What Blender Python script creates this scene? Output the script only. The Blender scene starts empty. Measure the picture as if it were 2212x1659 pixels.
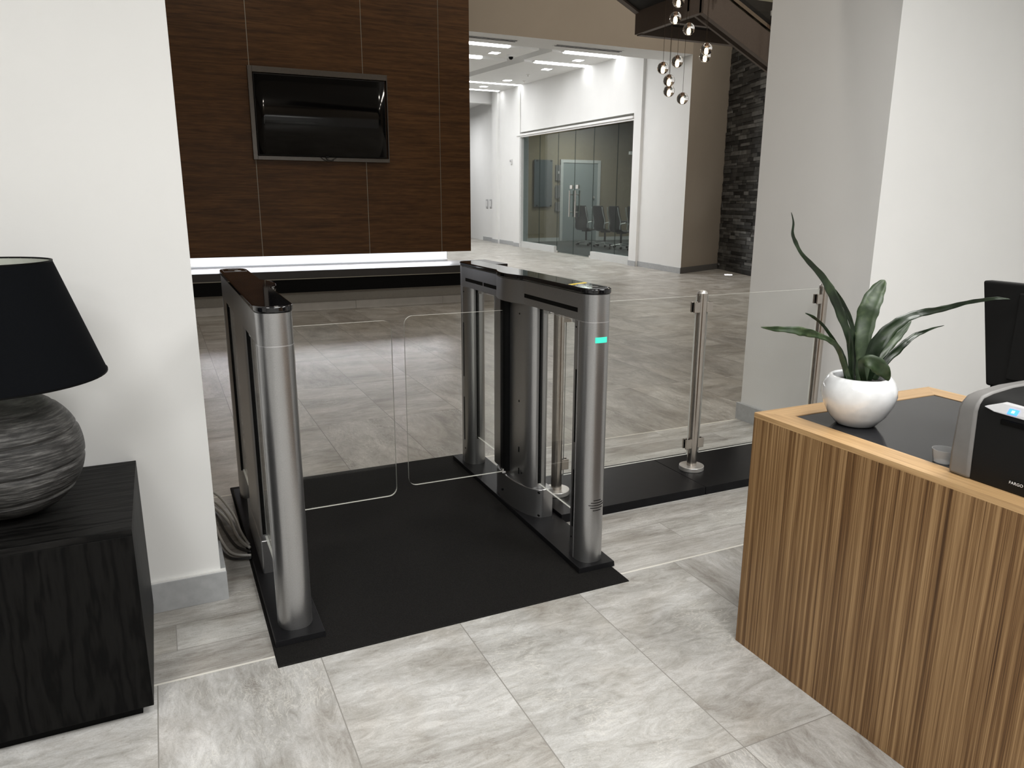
import bpy, bmesh, math, random
from mathutils import Vector, Matrix
random.seed(7)
PI = math.pi
sc = bpy.context.scene
# ------------------------------------------------------------------ camera
F_PX = 1615.8
cam_d = bpy.data.cameras.new('camera'); cam = bpy.data.objects.new('camera', cam_d)
sc.collection.objects.link(cam); sc.camera = cam
cam_d.sensor_width = 36; cam_d.sensor_fit = 'HORIZONTAL'; cam_d.lens = F_PX/2212*36
cam_d.clip_start = .05; cam_d.clip_end = 200
RX = Vector((0.906094, -0.423060, 0.003683)); RY = Vector((0.097971, 0.218284, 0.970955)); RZ = Vector((0.411576, 0.879416, -0.239233))
m = Matrix((RX, RY, -RZ)).transposed().to_4x4(); m.translation = Vector((0, 0, 1.37)); cam.matrix_world = m
# ------------------------------------------------------------------ world, exposure
w = bpy.data.worlds.new('world'); sc.world = w; w.use_nodes = True
w.node_tree.nodes['Background'].inputs[0].default_value = (.9, .95, 1, 1); w.node_tree.nodes['Background'].inputs[1].default_value = .02
vs = sc.view_settings; vs.view_transform = 'Standard'; vs.look = 'None'; vs.gamma = 1; vs.exposure = 0.0; vs.use_curve_mapping = False
cy = sc.cycles; cy.max_bounces = 10; cy.transparent_max_bounces = 24; cy.transmission_bounces = 10; cy.glossy_bounces = 5; cy.diffuse_bounces = 4
cy.sample_clamp_indirect = 4; cy.caustics_reflective = False; cy.caustics_refractive = False; cy.use_denoising = True
# ------------------------------------------------------------------ lamps the room has, plus added lobby fill
def area(name, loc, power, size, size_y=None, col=(1, 1, 1), rot=(0, 0, 0), spread=None, shape=None):
    l = bpy.data.lights.new(name, 'AREA'); l.energy = power; l.color = col
    l.shape = shape or ('RECTANGLE' if size_y else 'DISK'); l.size = size
    if size_y: l.size_y = size_y
    if spread: l.spread = math.radians(spread)
    o = bpy.data.objects.new(name, l); o.location = loc; o.rotation_euler = rot; sc.collection.objects.link(o); return o
def spot(name, loc, power, ang, blend=.6, col=(1, 1, 1), rot=(0, 0, 0), r=.05):
    l = bpy.data.lights.new(name, 'SPOT'); l.energy = power; l.color = col; l.spot_size = math.radians(ang); l.spot_blend = blend; l.shadow_soft_size = r
    o = bpy.data.objects.new(name, l); o.location = loc; o.rotation_euler = rot; sc.collection.objects.link(o); return o
NEARC = (1, .99, .965)
for i, (x, y) in enumerate([(-.9, .1), (1.0, .1), (2.5, .9), (-1.4, -1.7), (.9, -1.8), (3.4, -.9)]):
    area('reception_downlight_lamp', (x, y, 2.86), 34 if x < 0 else 45, 1.0, col=NEARC)
for i, (x, y) in enumerate([(.9, 3.9), (1.2, 5.6), (5.2, 4.3), (8.2, 5.5), (5.6, 8.6), (8.6, 9.4), (8.3, 7.6)]):  # first and last are added fill for the pillar face and portal pier
    area('lobby_lamp_and_fill', (x, y, 6.4), 44, .5, col=(1, .92, .82))
FARW = .036
def cz(y): return 4.3+FARW*(y-14)
for (x, y) in [(4.5, 13.6), (6.6, 13.4), (5.2, 15.4), (7.3, 15.1), (5.5, 17.8), (7.3, 17.6), (6, 20.2), (7.4, 20.2), (7.3, 22.2)]:
    area('gallery_downlight_lamp', (x, y, cz(y)-.06), 38, .35, col=(1, 1, 1))
U = Vector((.08703, .99621, 0)); N = Vector((-.99621, .08703, 0)); W0 = Vector((9.06, 11.74, 0))
def wp(u, n=0, z=0): p = W0+U*u+N*n; return Vector((p.x, p.y, z))
for u in (2.45, 3.95, 5.9, 7.9, 9.9, 11.0):
    p = wp(u, .22, 0)
    spot('wall_wash_lamp', (p.x, p.y, cz(p.y)-.02), 11, 58, .9, rot=(math.radians(6), 0, math.radians(90)), r=.03)
p = wp(.45, .35, 0); spot('wall_wash_lamp', (p.x, p.y, 4.2), 12, 70, .9, r=.03)
area('cove_strip_lamp', (2.05, 10.22, .675), 30, 3.5, .05, col=(.93, .94, 1), rot=(math.radians(-52), 0, 0))
for (x, y) in [(12.2, 15.5), (13.5, 19), (12.6, 21.4)]:
    area('meeting_room_lamp', (x, y, 3.7), 75, .6, col=(1, .96, .88))
spot('stone_uplight_lamp', (9.72, 11.16, .03), 14, 95, .9, rot=(PI, 0, 0), r=.05)
area('corridor_lamp', (8.6, 25.4, 4.2), 70, .5)

# ------------------------------------------------------------------ node helpers / materials
MATS = {}
def mat(name): 
    mt = bpy.data.materials.new(name); mt.use_nodes = True; MATS[name] = mt
    return mt, mt.node_tree.nodes, mt.node_tree.links, mt.node_tree.nodes['Principled BSDF']
def setp(b, **k):
    nm = dict(col='Base Color', rough='Roughness', metal='Metallic', spec='Specular IOR Level', coat='Coat Weight', coatr='Coat Roughness', trans='Transmission Weight', ior='IOR', emit='Emission Color', es='Emission Strength', sheen='Sheen Weight', aniso='Anisotropic')
    for a, v in k.items():
        if a in ('col', 'emit'): v = (*v, 1)
        b.inputs[nm[a]].default_value = v
def coords(n, l, scale=(1, 1, 1), rot=(0, 0, 0), world=False):
    tc = n.new('ShaderNodeTexCoord'); mp = n.new('ShaderNodeMapping')
    if world:
        g = n.new('ShaderNodeNewGeometry'); l.new(g.outputs['Position'], mp.inputs[0])
    else: l.new(tc.outputs['Object'], mp.inputs[0])
    mp.inputs['Scale'].default_value = scale; mp.inputs['Rotation'].default_value = rot
    return mp.outputs[0]
def noise(n, l, v, scale, detail=4, rough=.5, dist=0):
    t = n.new('ShaderNodeTexNoise'); t.inputs['Scale'].default_value = scale; t.inputs['Detail'].default_value = detail
    t.inputs['Roughness'].default_value = rough; t.inputs['Distortion'].default_value = dist
    if v: l.new(v, t.inputs['Vector'])
    return t.outputs['Fac']
def ramp(n, l, f, stops):
    r = n.new('ShaderNodeValToRGB'); l.new(f, r.inputs[0]); e = r.color_ramp.elements
    while len(e) < len(stops): e.new(.5)
    for i, (p, c) in enumerate(stops):
        e[i].position = p; e[i].color = (*c, 1) if len(c) == 3 else c
    return r.outputs[0]
def mix(n, l, f, a, b, mode='MIX'):
    x = n.new('ShaderNodeMix'); x.data_type = 'RGBA'; x.blend_type = mode
    for s, v in ((0, f), (6, a), (7, b)):
        if hasattr(v, 'links'): l.new(v, x.inputs[s])
        else: x.inputs[s].default_value = v if s == 0 else (*v, 1)
    return x.outputs[2]
def math_(n, l, op, a, b=None):
    x = n.new('ShaderNodeMath'); x.operation = op
    for i, v in enumerate((a, b)):
        if v is None: continue
        if hasattr(v, 'links'): l.new(v, x.inputs[i])
        else: x.inputs[i].default_value = v
    return x.outputs[0]
def bump(n, l, b, h, strength=.2, dist=.01):
    x = n.new('ShaderNodeBump'); x.inputs['Strength'].default_value = strength; x.inputs['Distance'].default_value = dist
    l.new(h, x.inputs['Height']); l.new(x.outputs[0], b.inputs['Normal'])
def simple(name, col, rough=.5, metal=0, nscale=0, namt=.05, bmp=0, **k):
    mt, n, l, b = mat(name); setp(b, col=col, rough=rough, metal=metal, **k)
    v = coords(n, l); f = noise(n, l, v, nscale or 40, 4)
    a = tuple(c*(1-namt) for c in col); c2 = tuple(min(1, c*(1+namt)) for c in col)
    l.new(ramp(n, l, f, [(.3, a), (.7, c2)]), b.inputs['Base Color'])
    if bmp: bump(n, l, b, f, bmp, .002)
    return mt
M_wall = simple('white_wall_paint', (.80, .80, .79), .85, nscale=3, namt=.012, spec=.2)
M_wallg = simple('warm_gray_wall_paint', (.36, .312, .255), .9, nscale=2, namt=.02, spec=.2)
M_far = simple('bright_white_paint', (.80, .80, .79), .85, nscale=3, namt=.01, spec=.2)
M_ceil = simple('ceiling_paint', (.86, .86, .85), .9, nscale=3, namt=.01, spec=.1)
M_base = simple('gray_tile_baseboard', (.40, .41, .42), .5, nscale=30, namt=.09)
M_based = simple('dark_baseboard', (.13, .125, .12), .6)
M_capn = simple('white_caulk', (.8, .8, .78), .6)
M_silver = simple('silver_gray_powder_metal', (.40, .40, .405), .30, .92, nscale=400, namt=.08)
M_silvd = simple('silver_seam', (.55, .55, .56), .35, .8)
M_black = simple('black_slot', (.003, .003, .003), .55, spec=.08)
M_lid = simple('black_glass_lid', (.004, .004, .005), .04, spec=.65)
M_plate = simple('black_steel_plate', (.008, .008, .009), .42, nscale=200, namt=.2, spec=.14)
M_mat = simple('black_rubber_mat', (.012, .0115, .011), .75, nscale=260, namt=.35, bmp=.3, spec=.06)
M_plat = simple('black_satin_platform', (.007, .007, .008), .3, nscale=20, namt=.2, spec=.12)
M_steel = simple('brushed_stainless', (.50, .46, .42), .24, 1, nscale=30, namt=.05)
M_steell = simple('bright_stainless', (.74, .72, .69), .28, .75)
M_chrome = simple('chrome', (.85, .85, .83), .35, .6)
M_bronze = simple('copper_tone_steel', (.62, .42, .30), .3, .6)
M_alu = simple('aluminium_frame', (.13, .12, .11), .35, .8)
M_tv = simple('tv_screen_black', (.0015, .0015, .0018), .12, spec=.4)
M_plastic = simple('black_plastic', (.006, .006, .006), .5, spec=.25)
M_plastg = simple('gray_plastic', (.17, .165, .16), .5)
M_plastl = simple('light_gray_panel', (.45, .45, .46), .4)
M_shade = simple('black_lamp_shade_fabric', (.0035, .004, .005), .85, nscale=300, namt=.2, spec=.05)
M_shadein = simple('shade_lining', (.6, .62, .56), .7)
M_white = simple('white_plastic', (.75, .75, .74), .5)
M_pot = simple('white_glazed_ceramic', (.80, .815, .83), .06, spec=.7, coat=1)
M_soil = simple('dark_soil', (.012, .010, .009), .9, nscale=90, namt=.5, bmp=1)
M_inlay = simple('black_glass_inlay', (.018, .018, .020), .08, spec=.15)
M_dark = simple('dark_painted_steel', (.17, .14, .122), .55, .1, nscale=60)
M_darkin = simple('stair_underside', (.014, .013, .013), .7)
M_tread = simple('olive_stair_tread', (.42, .42, .32), .7, nscale=12, namt=.25)
M_chair = simple('dark_brown_upholstery', (.030, .022, .017), .6)
M_carpet = simple('gray_carpet', (.11, .115, .115), .95, nscale=80, namt=.15)
M_tan = simple('tan_grasscloth', (.30, .25, .17), .9, nscale=14, namt=.08)
M_board = simple('gray_glass_board', (.12, .14, .15), .2)
M_door = simple('gray_green_door', (.30, .34, .34), .6)
M_frame = simple('white_trim', (.62, .63, .62), .6)
M_benchtop = simple('charcoal_bench_face', (.028, .025, .023), .5)
M_benchlow = simple('black_bench_face', (.003, .003, .003), .6, spec=.1)
M_benchtrim = simple('pale_metal_trim', (.35, .33, .27), .5, .2)
M_tileb = simple('gray_bench_tile', (.52, .50, .47), .5, nscale=8, namt=.06)
M_tilec = simple('taupe_bench_recess', (.40, .375, .33), .7)
M_text = simple('white_print', (.8, .8, .8), .5)
M_cord = simple('cord_gray', (.4, .39, .36), .5)
M_cordb = simple('cord_black', (.02, .02, .02), .5)
M_cordw = simple('cord_white', (.66, .65, .62), .5)
M_brass = simple('pendant_cord', (.12, .09, .06), .5, .3)
def emis(name, col, s):
    mt, n, l, b = mat(name); setp(b, col=(0.02, .02, .02), emit=col, es=s, rough=.5)
    v = coords(n, l); f = noise(n, l, v, 2); l.new(ramp(n, l, f, [(0, tuple(c*.98 for c in col)), (1, col)]), b.inputs['Emission Color']); return mt
E_strip = emis('lit_diffuser', (1, 1, 1), 14)
E_down = emis('lit_downlight', (1, 1, 1), 20)
E_cove = emis('cove_wall_glow', (.88, .92, 1), 1.5)
E_green = emis('lit_green_led', (.04, .8, .55), 1.3)
E_blue = emis('lit_blue_led', (.02, .12, 1), 6)
E_bluec = emis('lit_cyan_core', (.2, .7, 1), 6)
E_bulb = emis('lit_bulb', (1, .78, .50), 4)
E_yel = emis('yellow_label', (0, 0, 0), 0); _b = E_yel.node_tree.nodes['Principled BSDF']; setp(_b, col=(.85, .62, .01), rough=.4)
def glass(name, tint, refl=.9, rough=.01, ior=1.5, k=.5):
    mt, n, l, b = mat(name); n.remove(b); out = n['Material Output']
    tr = n.new('ShaderNodeBsdfTransparent'); tr.inputs[0].default_value = (*tint, 1)
    gl = n.new('ShaderNodeBsdfGlossy'); gl.inputs['Roughness'].default_value = rough; gl.inputs[0].default_value = (refl, refl, refl, 1)
    lw = n.new('ShaderNodeLayerWeight'); lw.inputs[0].default_value = .5
    pw = n.new('ShaderNodeMath'); pw.operation = 'POWER'; pw.inputs[1].default_value = 3.5; l.new(lw.outputs['Facing'], pw.inputs[0])
    fr = n.new('ShaderNodeMath'); fr.operation = 'MULTIPLY_ADD'; fr.inputs[1].default_value = k; fr.inputs[2].default_value = (ior-1)*.07; l.new(pw.outputs[0], fr.inputs[0])
    tcn = n.new('ShaderNodeTexNoise'); tcn.inputs['Scale'].default_value = 3
    mr = n.new('ShaderNodeMath'); mr.operation = 'MULTIPLY_ADD'; mr.inputs[1].default_value = .004; mr.inputs[2].default_value = rough
    l.new(tcn.outputs['Fac'], mr.inputs[0]); l.new(mr.outputs[0], gl.inputs['Roughness'])
    mx = n.new('ShaderNodeMixShader'); l.new(fr.outputs[0], mx.inputs[0]); l.new(tr.outputs[0], mx.inputs[1]); l.new(gl.outputs[0], mx.inputs[2])
    l.new(mx.outputs[0], out.inputs[0]); return mt
G_clear = glass('clear_glass', (.985, .99, .985), ior=1.3)
G_wing = glass('clear_wing_glass', (.97, .975, .965), ior=1.35)
G_tint = glass('gray_tinted_glass', (.63, .68, .68), ior=1.2, k=.32)
M_edge = simple('polished_glass_edge', (.86, .87, .82), .25, spec=.8)
M_edgeg = simple('dark_glass_edge', (.05, .07, .065), .2)
mt, n, l, b = mat('blown_glass'); setp(b, col=(1, .93, .88), rough=.0, trans=1, ior=1.22); l.new(ramp(n, l, noise(n, l, coords(n, l), 10), [(0, (1, .96, .94)), (1, (1, .98, .96))]), b.inputs['Base Color']); G_globe = mt
mt, n, l, b = mat('clear_plastic'); setp(b, col=(.9, .9, .9), rough=.15, trans=.8, ior=1.2); l.new(ramp(n, l, noise(n, l, coords(n, l), 10), [(0, (.85, .85, .85)), (1, (.95, .95, .95))]), b.inputs['Base Color']); G_cup = mt

# floor: large tiles, plank band between two pale strips, large tiles beyond
mt, n, l, b = mat('porcelain_floor')
g = n.new('ShaderNodeNewGeometry'); sp = n.new('ShaderNodeSeparateXYZ'); l.new(g.outputs['Position'], sp.inputs[0])
X, Y = sp.outputs[0], sp.outputs[1]
def brick(x, y, bw, bh, mortar):
    c = n.new('ShaderNodeCombineXYZ'); l.new(x, c.inputs[0]); l.new(y, c.inputs[1])
    t = n.new('ShaderNodeTexBrick'); l.new(c.outputs[0], t.inputs['Vector']); t.offset = 0; t.squash = 1
    t.inputs['Scale'].default_value = 1; t.inputs['Brick Width'].default_value = bw; t.inputs['Row Height'].default_value = bh
    t.inputs['Mortar Size'].default_value = mortar; t.inputs['Mortar Smooth'].default_value = .1; t.inputs['Bias'].default_value = 0
    t.inputs['Color1'].default_value = (0, 0, 0, 1); t.inputs['Color2'].default_value = (1, 1, 1, 1); t.inputs['Mortar'].default_value = (.5, .5, .5, 1)
    return t.outputs['Color'], t.outputs['Fac']
def add(a, k): return math_(n, l, 'ADD', a, k)
c1, f1 = brick(add(X, -.333+.4566*20), add(Y, -2.153+.9133*20), .4566, .9133, .0017)
c3, f3 = brick(add(X, -.333+.463*20), add(Y, -3.585+.9715*20), .463, .9715, .0022)
row = math_(n, l, 'FLOOR', math_(n, l, 'DIVIDE', add(Y, -2.153+.15911*40), .15911))
xs = math_(n, l, 'ADD', X, math_(n, l, 'MULTIPLY', row, .307))
c2, f2 = brick(add(xs, 31.13), add(Y, -2.153+.15911*40), .97, .15911, .0014)
far = math_(n, l, 'GREATER_THAN', Y, 3.585); mid = math_(n, l, 'MULTIPLY', math_(n, l, 'GREATER_THAN', Y, 2.153), math_(n, l, 'LESS_THAN', Y, 3.585))
col = mix(n, l, far, mix(n, l, mid, c1, c2), c3); fac = mix(n, l, far, mix(n, l, mid, f1, f2), f3)
# streak coordinates: along Y on tiles, along X on planks ; offset per tile
sx = n.new('ShaderNodeCombineXYZ'); l.new(X, sx.inputs[0]); l.new(Y, sx.inputs[1]); l.new(math_(n, l, 'MULTIPLY', col, 37.0), sx.inputs[2])
mA = n.new('ShaderNodeMapping'); mA.inputs['Scale'].default_value = (3.4, 1.1, 1); l.new(sx.outputs[0], mA.inputs[0])
mB = n.new('ShaderNodeMapping'); mB.inputs['Scale'].default_value = (1.0, 6, 1); l.new(sx.outputs[0], mB.inputs[0])
mC = n.new('ShaderNodeMapping'); mC.inputs['Scale'].default_value = (1.1, 3.0, 1); l.new(sx.outputs[0], mC.inputs[0])
def vmix(f, a, b2):
    x = n.new('ShaderNodeMix'); x.data_type = 'VECTOR'; l.new(f, x.inputs[0]); l.new(a, x.inputs[4]); l.new(b2, x.inputs[5]); return x.outputs[1]
# some tiles run their streaks the other way
flip = math_(n, l, 'GREATER_THAN', col, .55)
vv = vmix(mid, vmix(flip, mA.outputs[0], mC.outputs[0]), mB.outputs[0])
n1 = noise(n, l, vv, 1.3, 8, .62, .9); n2 = noise(n, l, vv, 6.5, 10, .78, 1.2); n3 = noise(n, l, sx.outputs[0], 90, 3, .6)
n4 = noise(n, l, vv, 2.1, 6, .6, 3.2)
tone = mix(n, l, .5, n1, n2)
nearc = ramp(n, l, tone, [(.38, (.29, .272, .25)), (.47, (.45, .44, .42)), (.55, (.59, .583, .57)), (.66, (.80, .795, .785))])
darkc = ramp(n, l, tone, [(.38, (.235, .217, .19)), (.47, (.37, .35, .317)), (.56, (.50, .48, .445)), (.68, (.68, .66, .625))])
# beyond the entry the tile colours are set darker
base = mix(n, l, far, mix(n, l, mid, nearc, mix(n, l, .45, nearc, darkc)), darkc)
vein = ramp(n, l, math_(n, l, 'ABSOLUTE', add(n4, -.5)), [(0, (.0, .0, .0)), (.014, (1, 1, 1))])
base = mix(n, l, .22, base, mix(n, l, vein, (.34, .30, .25), base))
speck = ramp(n, l, n3, [(.60, (1, 1, 1)), (.72, (.72, .70, .66))])
base = mix(n, l, .55, base, speck, 'MULTIPLY')
tint = ramp(n, l, col, [(0, (.87, .868, .87)), (.5, (1, 1, 1)), (1, (.975, .985, .985))])
base = mix(n, l, 1.0, base, tint, 'MULTIPLY')
n5 = noise(n, l, vv, 7.5, 9, .62, 2.6); n6 = noise(n, l, sx.outputs[0], 2.6, 4, .6, .4); n7 = noise(n, l, g.outputs['Position'], 240, 2, .5)
cream = math_(n, l, 'MULTIPLY', ramp(n, l, math_(n, l, 'ABSOLUTE', add(n5, -.5)), [(0, (1, 1, 1)), (.028, (0, 0, 0))]), ramp(n, l, n6, [(.50, (0, 0, 0)), (.62, (.6, .6, .6))]))
base = mix(n, l, cream, base, (.78, .765, .72))
base = mix(n, l, .8, base, ramp(n, l, n7, [(.3, (.84, .84, .835)), (.7, (1.0, 1.0, 1.0))]), 'MULTIPLY')
blot = ramp(n, l, n6, [(.36, (.86, .83, .79)), (.52, (1, 1, 1)), (.7, (1, .998, .99))])
base = mix(n, l, .8, base, blot, 'MULTIPLY')
groutc = mix(n, l, far, (.26, .25, .23), (.17, .155, .135))
base = mix(n, l, fac, base, groutc)
def line(y0, w_):
    return math_(n, l, 'LESS_THAN', math_(n, l, 'ABSOLUTE', add(Y, -y0)), w_)
base = mix(n, l, line(2.153, .0045), base, (.74, .72, .66)); base = mix(n, l, line(3.585, .0045), base, (.72, .70, .62))
l.new(base, b.inputs['Base Color']); setp(b, spec=.45)
rg = ramp(n, l, n2, [(.3, (.30, .30, .30)), (.7, (.42, .42, .42))]); l.new(rg, b.inputs['Roughness'])
bump(n, l, b, mix(n, l, fac, n2, (0, 0, 0)), .10, .003); M_floor = mt

def wood(name, scl, stops, rough=.4, s=8, bmp=.05, dist=.6, **k):
    mt, n, l, b = mat(name); v = coords(n, l, scl); a = noise(n, l, v, s, 6, .65, dist); c = noise(n, l, v, s*4.3, 3, .6, .2)
    f = mix(n, l, .35, a, c); l.new(ramp(n, l, f, stops), b.inputs['Base Color']); setp(b, rough=rough, **k); bump(n, l, b, f, bmp, .002); return mt
WD = [(.32, (.030, .012, .0035)), (.46, (.070, .031, .010)), (.58, (.115, .053, .018)), (.74, (.17, .085, .033))]
M_walnut = wood('horizontal_walnut', (.35, .35, 7), WD, .42, 4.5, .02, .5, spec=.25)
ZB = [(.36, (.060, .028, .010)), (.45, (.15, .078, .031)), (.52, (.245, .142, .063)), (.59, (.36, .222, .105)), (.70, (.48, .32, .165))]
M_zebra = wood('vertical_zebra_veneer', (62, 62, .45), ZB, .4, 1.7, .03, .12, spec=.3)
ZR = [(.34, (.34, .20, .088)), (.50, (.50, .315, .15)), (.70, (.64, .43, .225))]
M_rimy = wood('desk_rim_veneer_long', (30, .8, 30), ZR, .35, 2.2, .02, .15)
M_rimx = wood('desk_rim_veneer_short', (.8, 30, 30), ZR, .35, 2.2, .02, .15)
BK = [(.36, (.0012, .0012, .0013)), (.48, (.004, .0038, .0036)), (.56, (.010, .0095, .009)), (.70, (.020, .019, .018))]
def oak(name, rotx, k):
    mt, n, l, b = mat(name); v = coords(n, l, (1, 1, 1)); m_ = n.new('ShaderNodeMapping'); l.new(v, m_.inputs[0]); m_.inputs['Scale'].default_value = (1, .25, .16) if not rotx else (.16, 1, 1)
    w_ = n.new('ShaderNodeTexWave'); w_.wave_type = 'BANDS'; w_.bands_direction = 'X' if not rotx else 'Y'; l.new(m_.outputs[0], w_.inputs['Vector'])
    w_.inputs['Scale'].default_value = 6; w_.inputs['Distortion'].default_value = 20; w_.inputs['Detail'].default_value = 4; w_.inputs['Detail Scale'].default_value = 1.6; w_.inputs['Detail Roughness'].default_value = .65
    f2 = noise(n, l, coords(n, l, (60, 60, 3) if not rotx else (3, 60, 60)), 3, 4, .6)
    f = mix(n, l, .35, w_.outputs['Fac'], f2)
    l.new(ramp(n, l, f, [(.18, tuple(.0018*k for _ in range(3))), (.40, (.0042*k, .0040*k, .0038*k)), (.8, (.0062*k, .0060*k, .0057*k))]), b.inputs['Base Color']); setp(b, rough=.5, spec=.09); bump(n, l, b, f, .4, .002); return mt
M_bwood = oak('black_stained_oak', False, 1); M_bwoodt = oak('black_stained_oak_top', True, 1.7)
# carved lamp base
mt, n, l, b = mat('carved_dark_wood'); v = coords(n, l, (1.2, 1.2, 9)); a = noise(n, l, v, 9, 9, .8, .5); v2 = coords(n, l, (6, 6, 75)); c = noise(n, l, v2, 3, 4, .6, .3)
f = mix(n, l, .5, a, c); l.new(ramp(n, l, f, [(.38, (.006, .006, .006)), (.48, (.025, .024, .023)), (.57, (.085, .083, .08)), (.70, (.24, .235, .23))]), b.inputs['Base Color']); setp(b, rough=.4); bump(n, l, b, f, .9, .006); M_carve = mt
# leaf
mt, n, l, b = mat('glossy_leaf'); v = coords(n, l, (1, 1, 1)); f = noise(n, l, v, 22, 5, .6, .5)
l.new(ramp(n, l, f, [(.3, (.004, .010, .004)), (.55, (.010, .022, .008)), (.75, (.030, .050, .020))]), b.inputs['Base Color']); setp(b, rough=.34, spec=.5); M_leaf = mt
mt, n, l, b = mat('pale_leaf'); v = coords(n, l, (1, 1, 1)); f = noise(n, l, v, 30, 5, .6, .5)
l.new(ramp(n, l, f, [(.3, (.014, .028, .011)), (.55, (.036, .058, .026)), (.75, (.085, .115, .055))]), b.inputs['Base Color']); setp(b, rough=.42, spec=.4); M_leafp = mt
# ledger stone
mt, n, l, b = mat('dark_ledger_stone'); v = coords(n, l); gi = n.new('ShaderNodeNewGeometry'); f = noise(n, l, v, 9, 8, .7)
r1 = ramp(n, l, gi.outputs['Random Per Island'], [(0, (.025, .025, .025)), (.6, (.10, .10, .096)), (1, (.24, .24, .23))])
l.new(mix(n, l, .8, r1, ramp(n, l, f, [(.3, (.3, .3, .3)), (.7, (1, 1, 1))]), 'MULTIPLY'), b.inputs['Base Color']); setp(b, rough=.65); bump(n, l, b, f, .7, .01); M_stone = mt

# ------------------------------------------------------------------ mesh helpers
COL = sc.collection
def obj(name, bm, m, parent=None, smooth=False, bevel=0, seg=2, loc=None):
    bmesh.ops.recalc_face_normals(bm, faces=bm.faces)
    me = bpy.data.meshes.new(name); bm.to_mesh(me); bm.free()
    for x in (m if isinstance(m, (list, tuple)) else [m]): me.materials.append(x)
    o = bpy.data.objects.new(name, me); COL.objects.link(o)
    if parent: o.parent = parent
    if loc: o.location = loc
    if smooth:
        for p_ in me.polygons: p_.use_smooth = True
        if smooth != 'all':
            try: me.set_sharp_from_angle(angle=math.radians(38))
            except Exception: pass
    if bevel:
        md = o.modifiers.new('bevel', 'BEVEL'); md.width = bevel; md.segments = seg; md.limit_method = 'ANGLE'; md.angle_limit = math.radians(40)
    return o
def pieces(name, bm, m, parent=None, **k):
    """every connected piece of the mesh becomes an object of its own"""
    bm.verts.index_update(); bm.faces.index_update(); bm.verts.ensure_lookup_table(); seen = set(); out = []
    for v in bm.verts:
        if v.index in seen: continue
        st = [v]; comp = []; seen.add(v.index)
        while st:
            a = st.pop(); comp.append(a)
            for e in a.link_edges:
                b_ = e.other_vert(a)
                if b_.index not in seen: seen.add(b_.index); st.append(b_)
        nb = bmesh.new(); mp = {a.index: nb.verts.new(a.co) for a in comp}
        fs = {f for a in comp for f in a.link_faces}
        for f in sorted(fs, key=lambda q: q.index): nb.faces.new([mp[a.index] for a in f.verts]).material_index = f.material_index
        out.append(obj(name, nb, m, parent, **k))
    bm.free(); return out
def B(): return bmesh.new()
def box(bm, x0, x1, y0, y1, z0, z1, mi=0):
    vs_ = [bm.verts.new(p_) for p_ in ((x0, y0, z0), (x1, y0, z0), (x1, y1, z0), (x0, y1, z0), (x0, y0, z1), (x1, y0, z1), (x1, y1, z1), (x0, y1, z1))]
    for q in ((0, 3, 2, 1), (4, 5, 6, 7), (0, 1, 5, 4), (1, 2, 6, 5), (2, 3, 7, 6), (3, 0, 4, 7)):
        f_ = bm.faces.new([vs_[i] for i in q]); f_.material_index = mi
    return bm
def hexa(bm, lo, hi, mi=0):
    """lo, hi: matching polygons of 3D points (bottom / top)"""
    a = [bm.verts.new(p_) for p_ in lo]; c = [bm.verts.new(p_) for p_ in hi]; k = len(a)
    bm.faces.new(a).material_index = mi; bm.faces.new(c[::-1]).material_index = mi
    for i in range(k): bm.faces.new((a[i], a[(i+1) % k], c[(i+1) % k], c[i])).material_index = mi
    return bm
def prism(bm, pts, z0, z1, mi=0): return hexa(bm, [(x, y, z0) for x, y in pts], [(x, y, z1) for x, y in pts], mi)
def cyl(bm, x, y, z0, z1, r, r2=None, seg=32, mi=0):
    r2 = r if r2 is None else r2
    return hexa(bm, [(x+r*math.cos(a), y+r*math.sin(a), z0) for a in [2*PI*i/seg for i in range(seg)]], [(x+r2*math.cos(a), y+r2*math.sin(a), z1) for a in [2*PI*i/seg for i in range(seg)]], mi)
def rod(bm, p0, p1, r, seg=12, r2=None, mi=0):
    p0, p1 = Vector(p0), Vector(p1); d = (p1-p0).normalized(); a = d.orthogonal().normalized(); c = d.cross(a); r2 = r if r2 is None else r2
    return hexa(bm, [p0+(a*math.cos(t)+c*math.sin(t))*r for t in [2*PI*i/seg for i in range(seg)]], [p1+(a*math.cos(t)+c*math.sin(t))*r2 for t in [2*PI*i/seg for i in range(seg)]], mi)
def tube(bm, pts, r, seg=8):
    pts = [Vector(p_) for p_ in pts]; rings = []
    for i, p_ in enumerate(pts):
        d = (pts[min(i+1, len(pts)-1)]-pts[max(i-1, 0)]).normalized()
        up = Vector((0, 0, 1)) if abs(d.z) < .95 else Vector((1, 0, 0)); a = d.cross(up).normalized(); c = a.cross(d)
        rr = r[i] if isinstance(r, (list, tuple)) else r
        rings.append([bm.verts.new(p_+(a*math.cos(t)+c*math.sin(t))*rr) for t in [2*PI*k/seg for k in range(seg)]])
    for i in range(len(rings)-1):
        for k in range(seg): bm.faces.new((rings[i][k], rings[i][(k+1) % seg], rings[i+1][(k+1) % seg], rings[i+1][k]))
    bm.faces.new(rings[0]); bm.faces.new(rings[-1][::-1]); return bm
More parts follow.
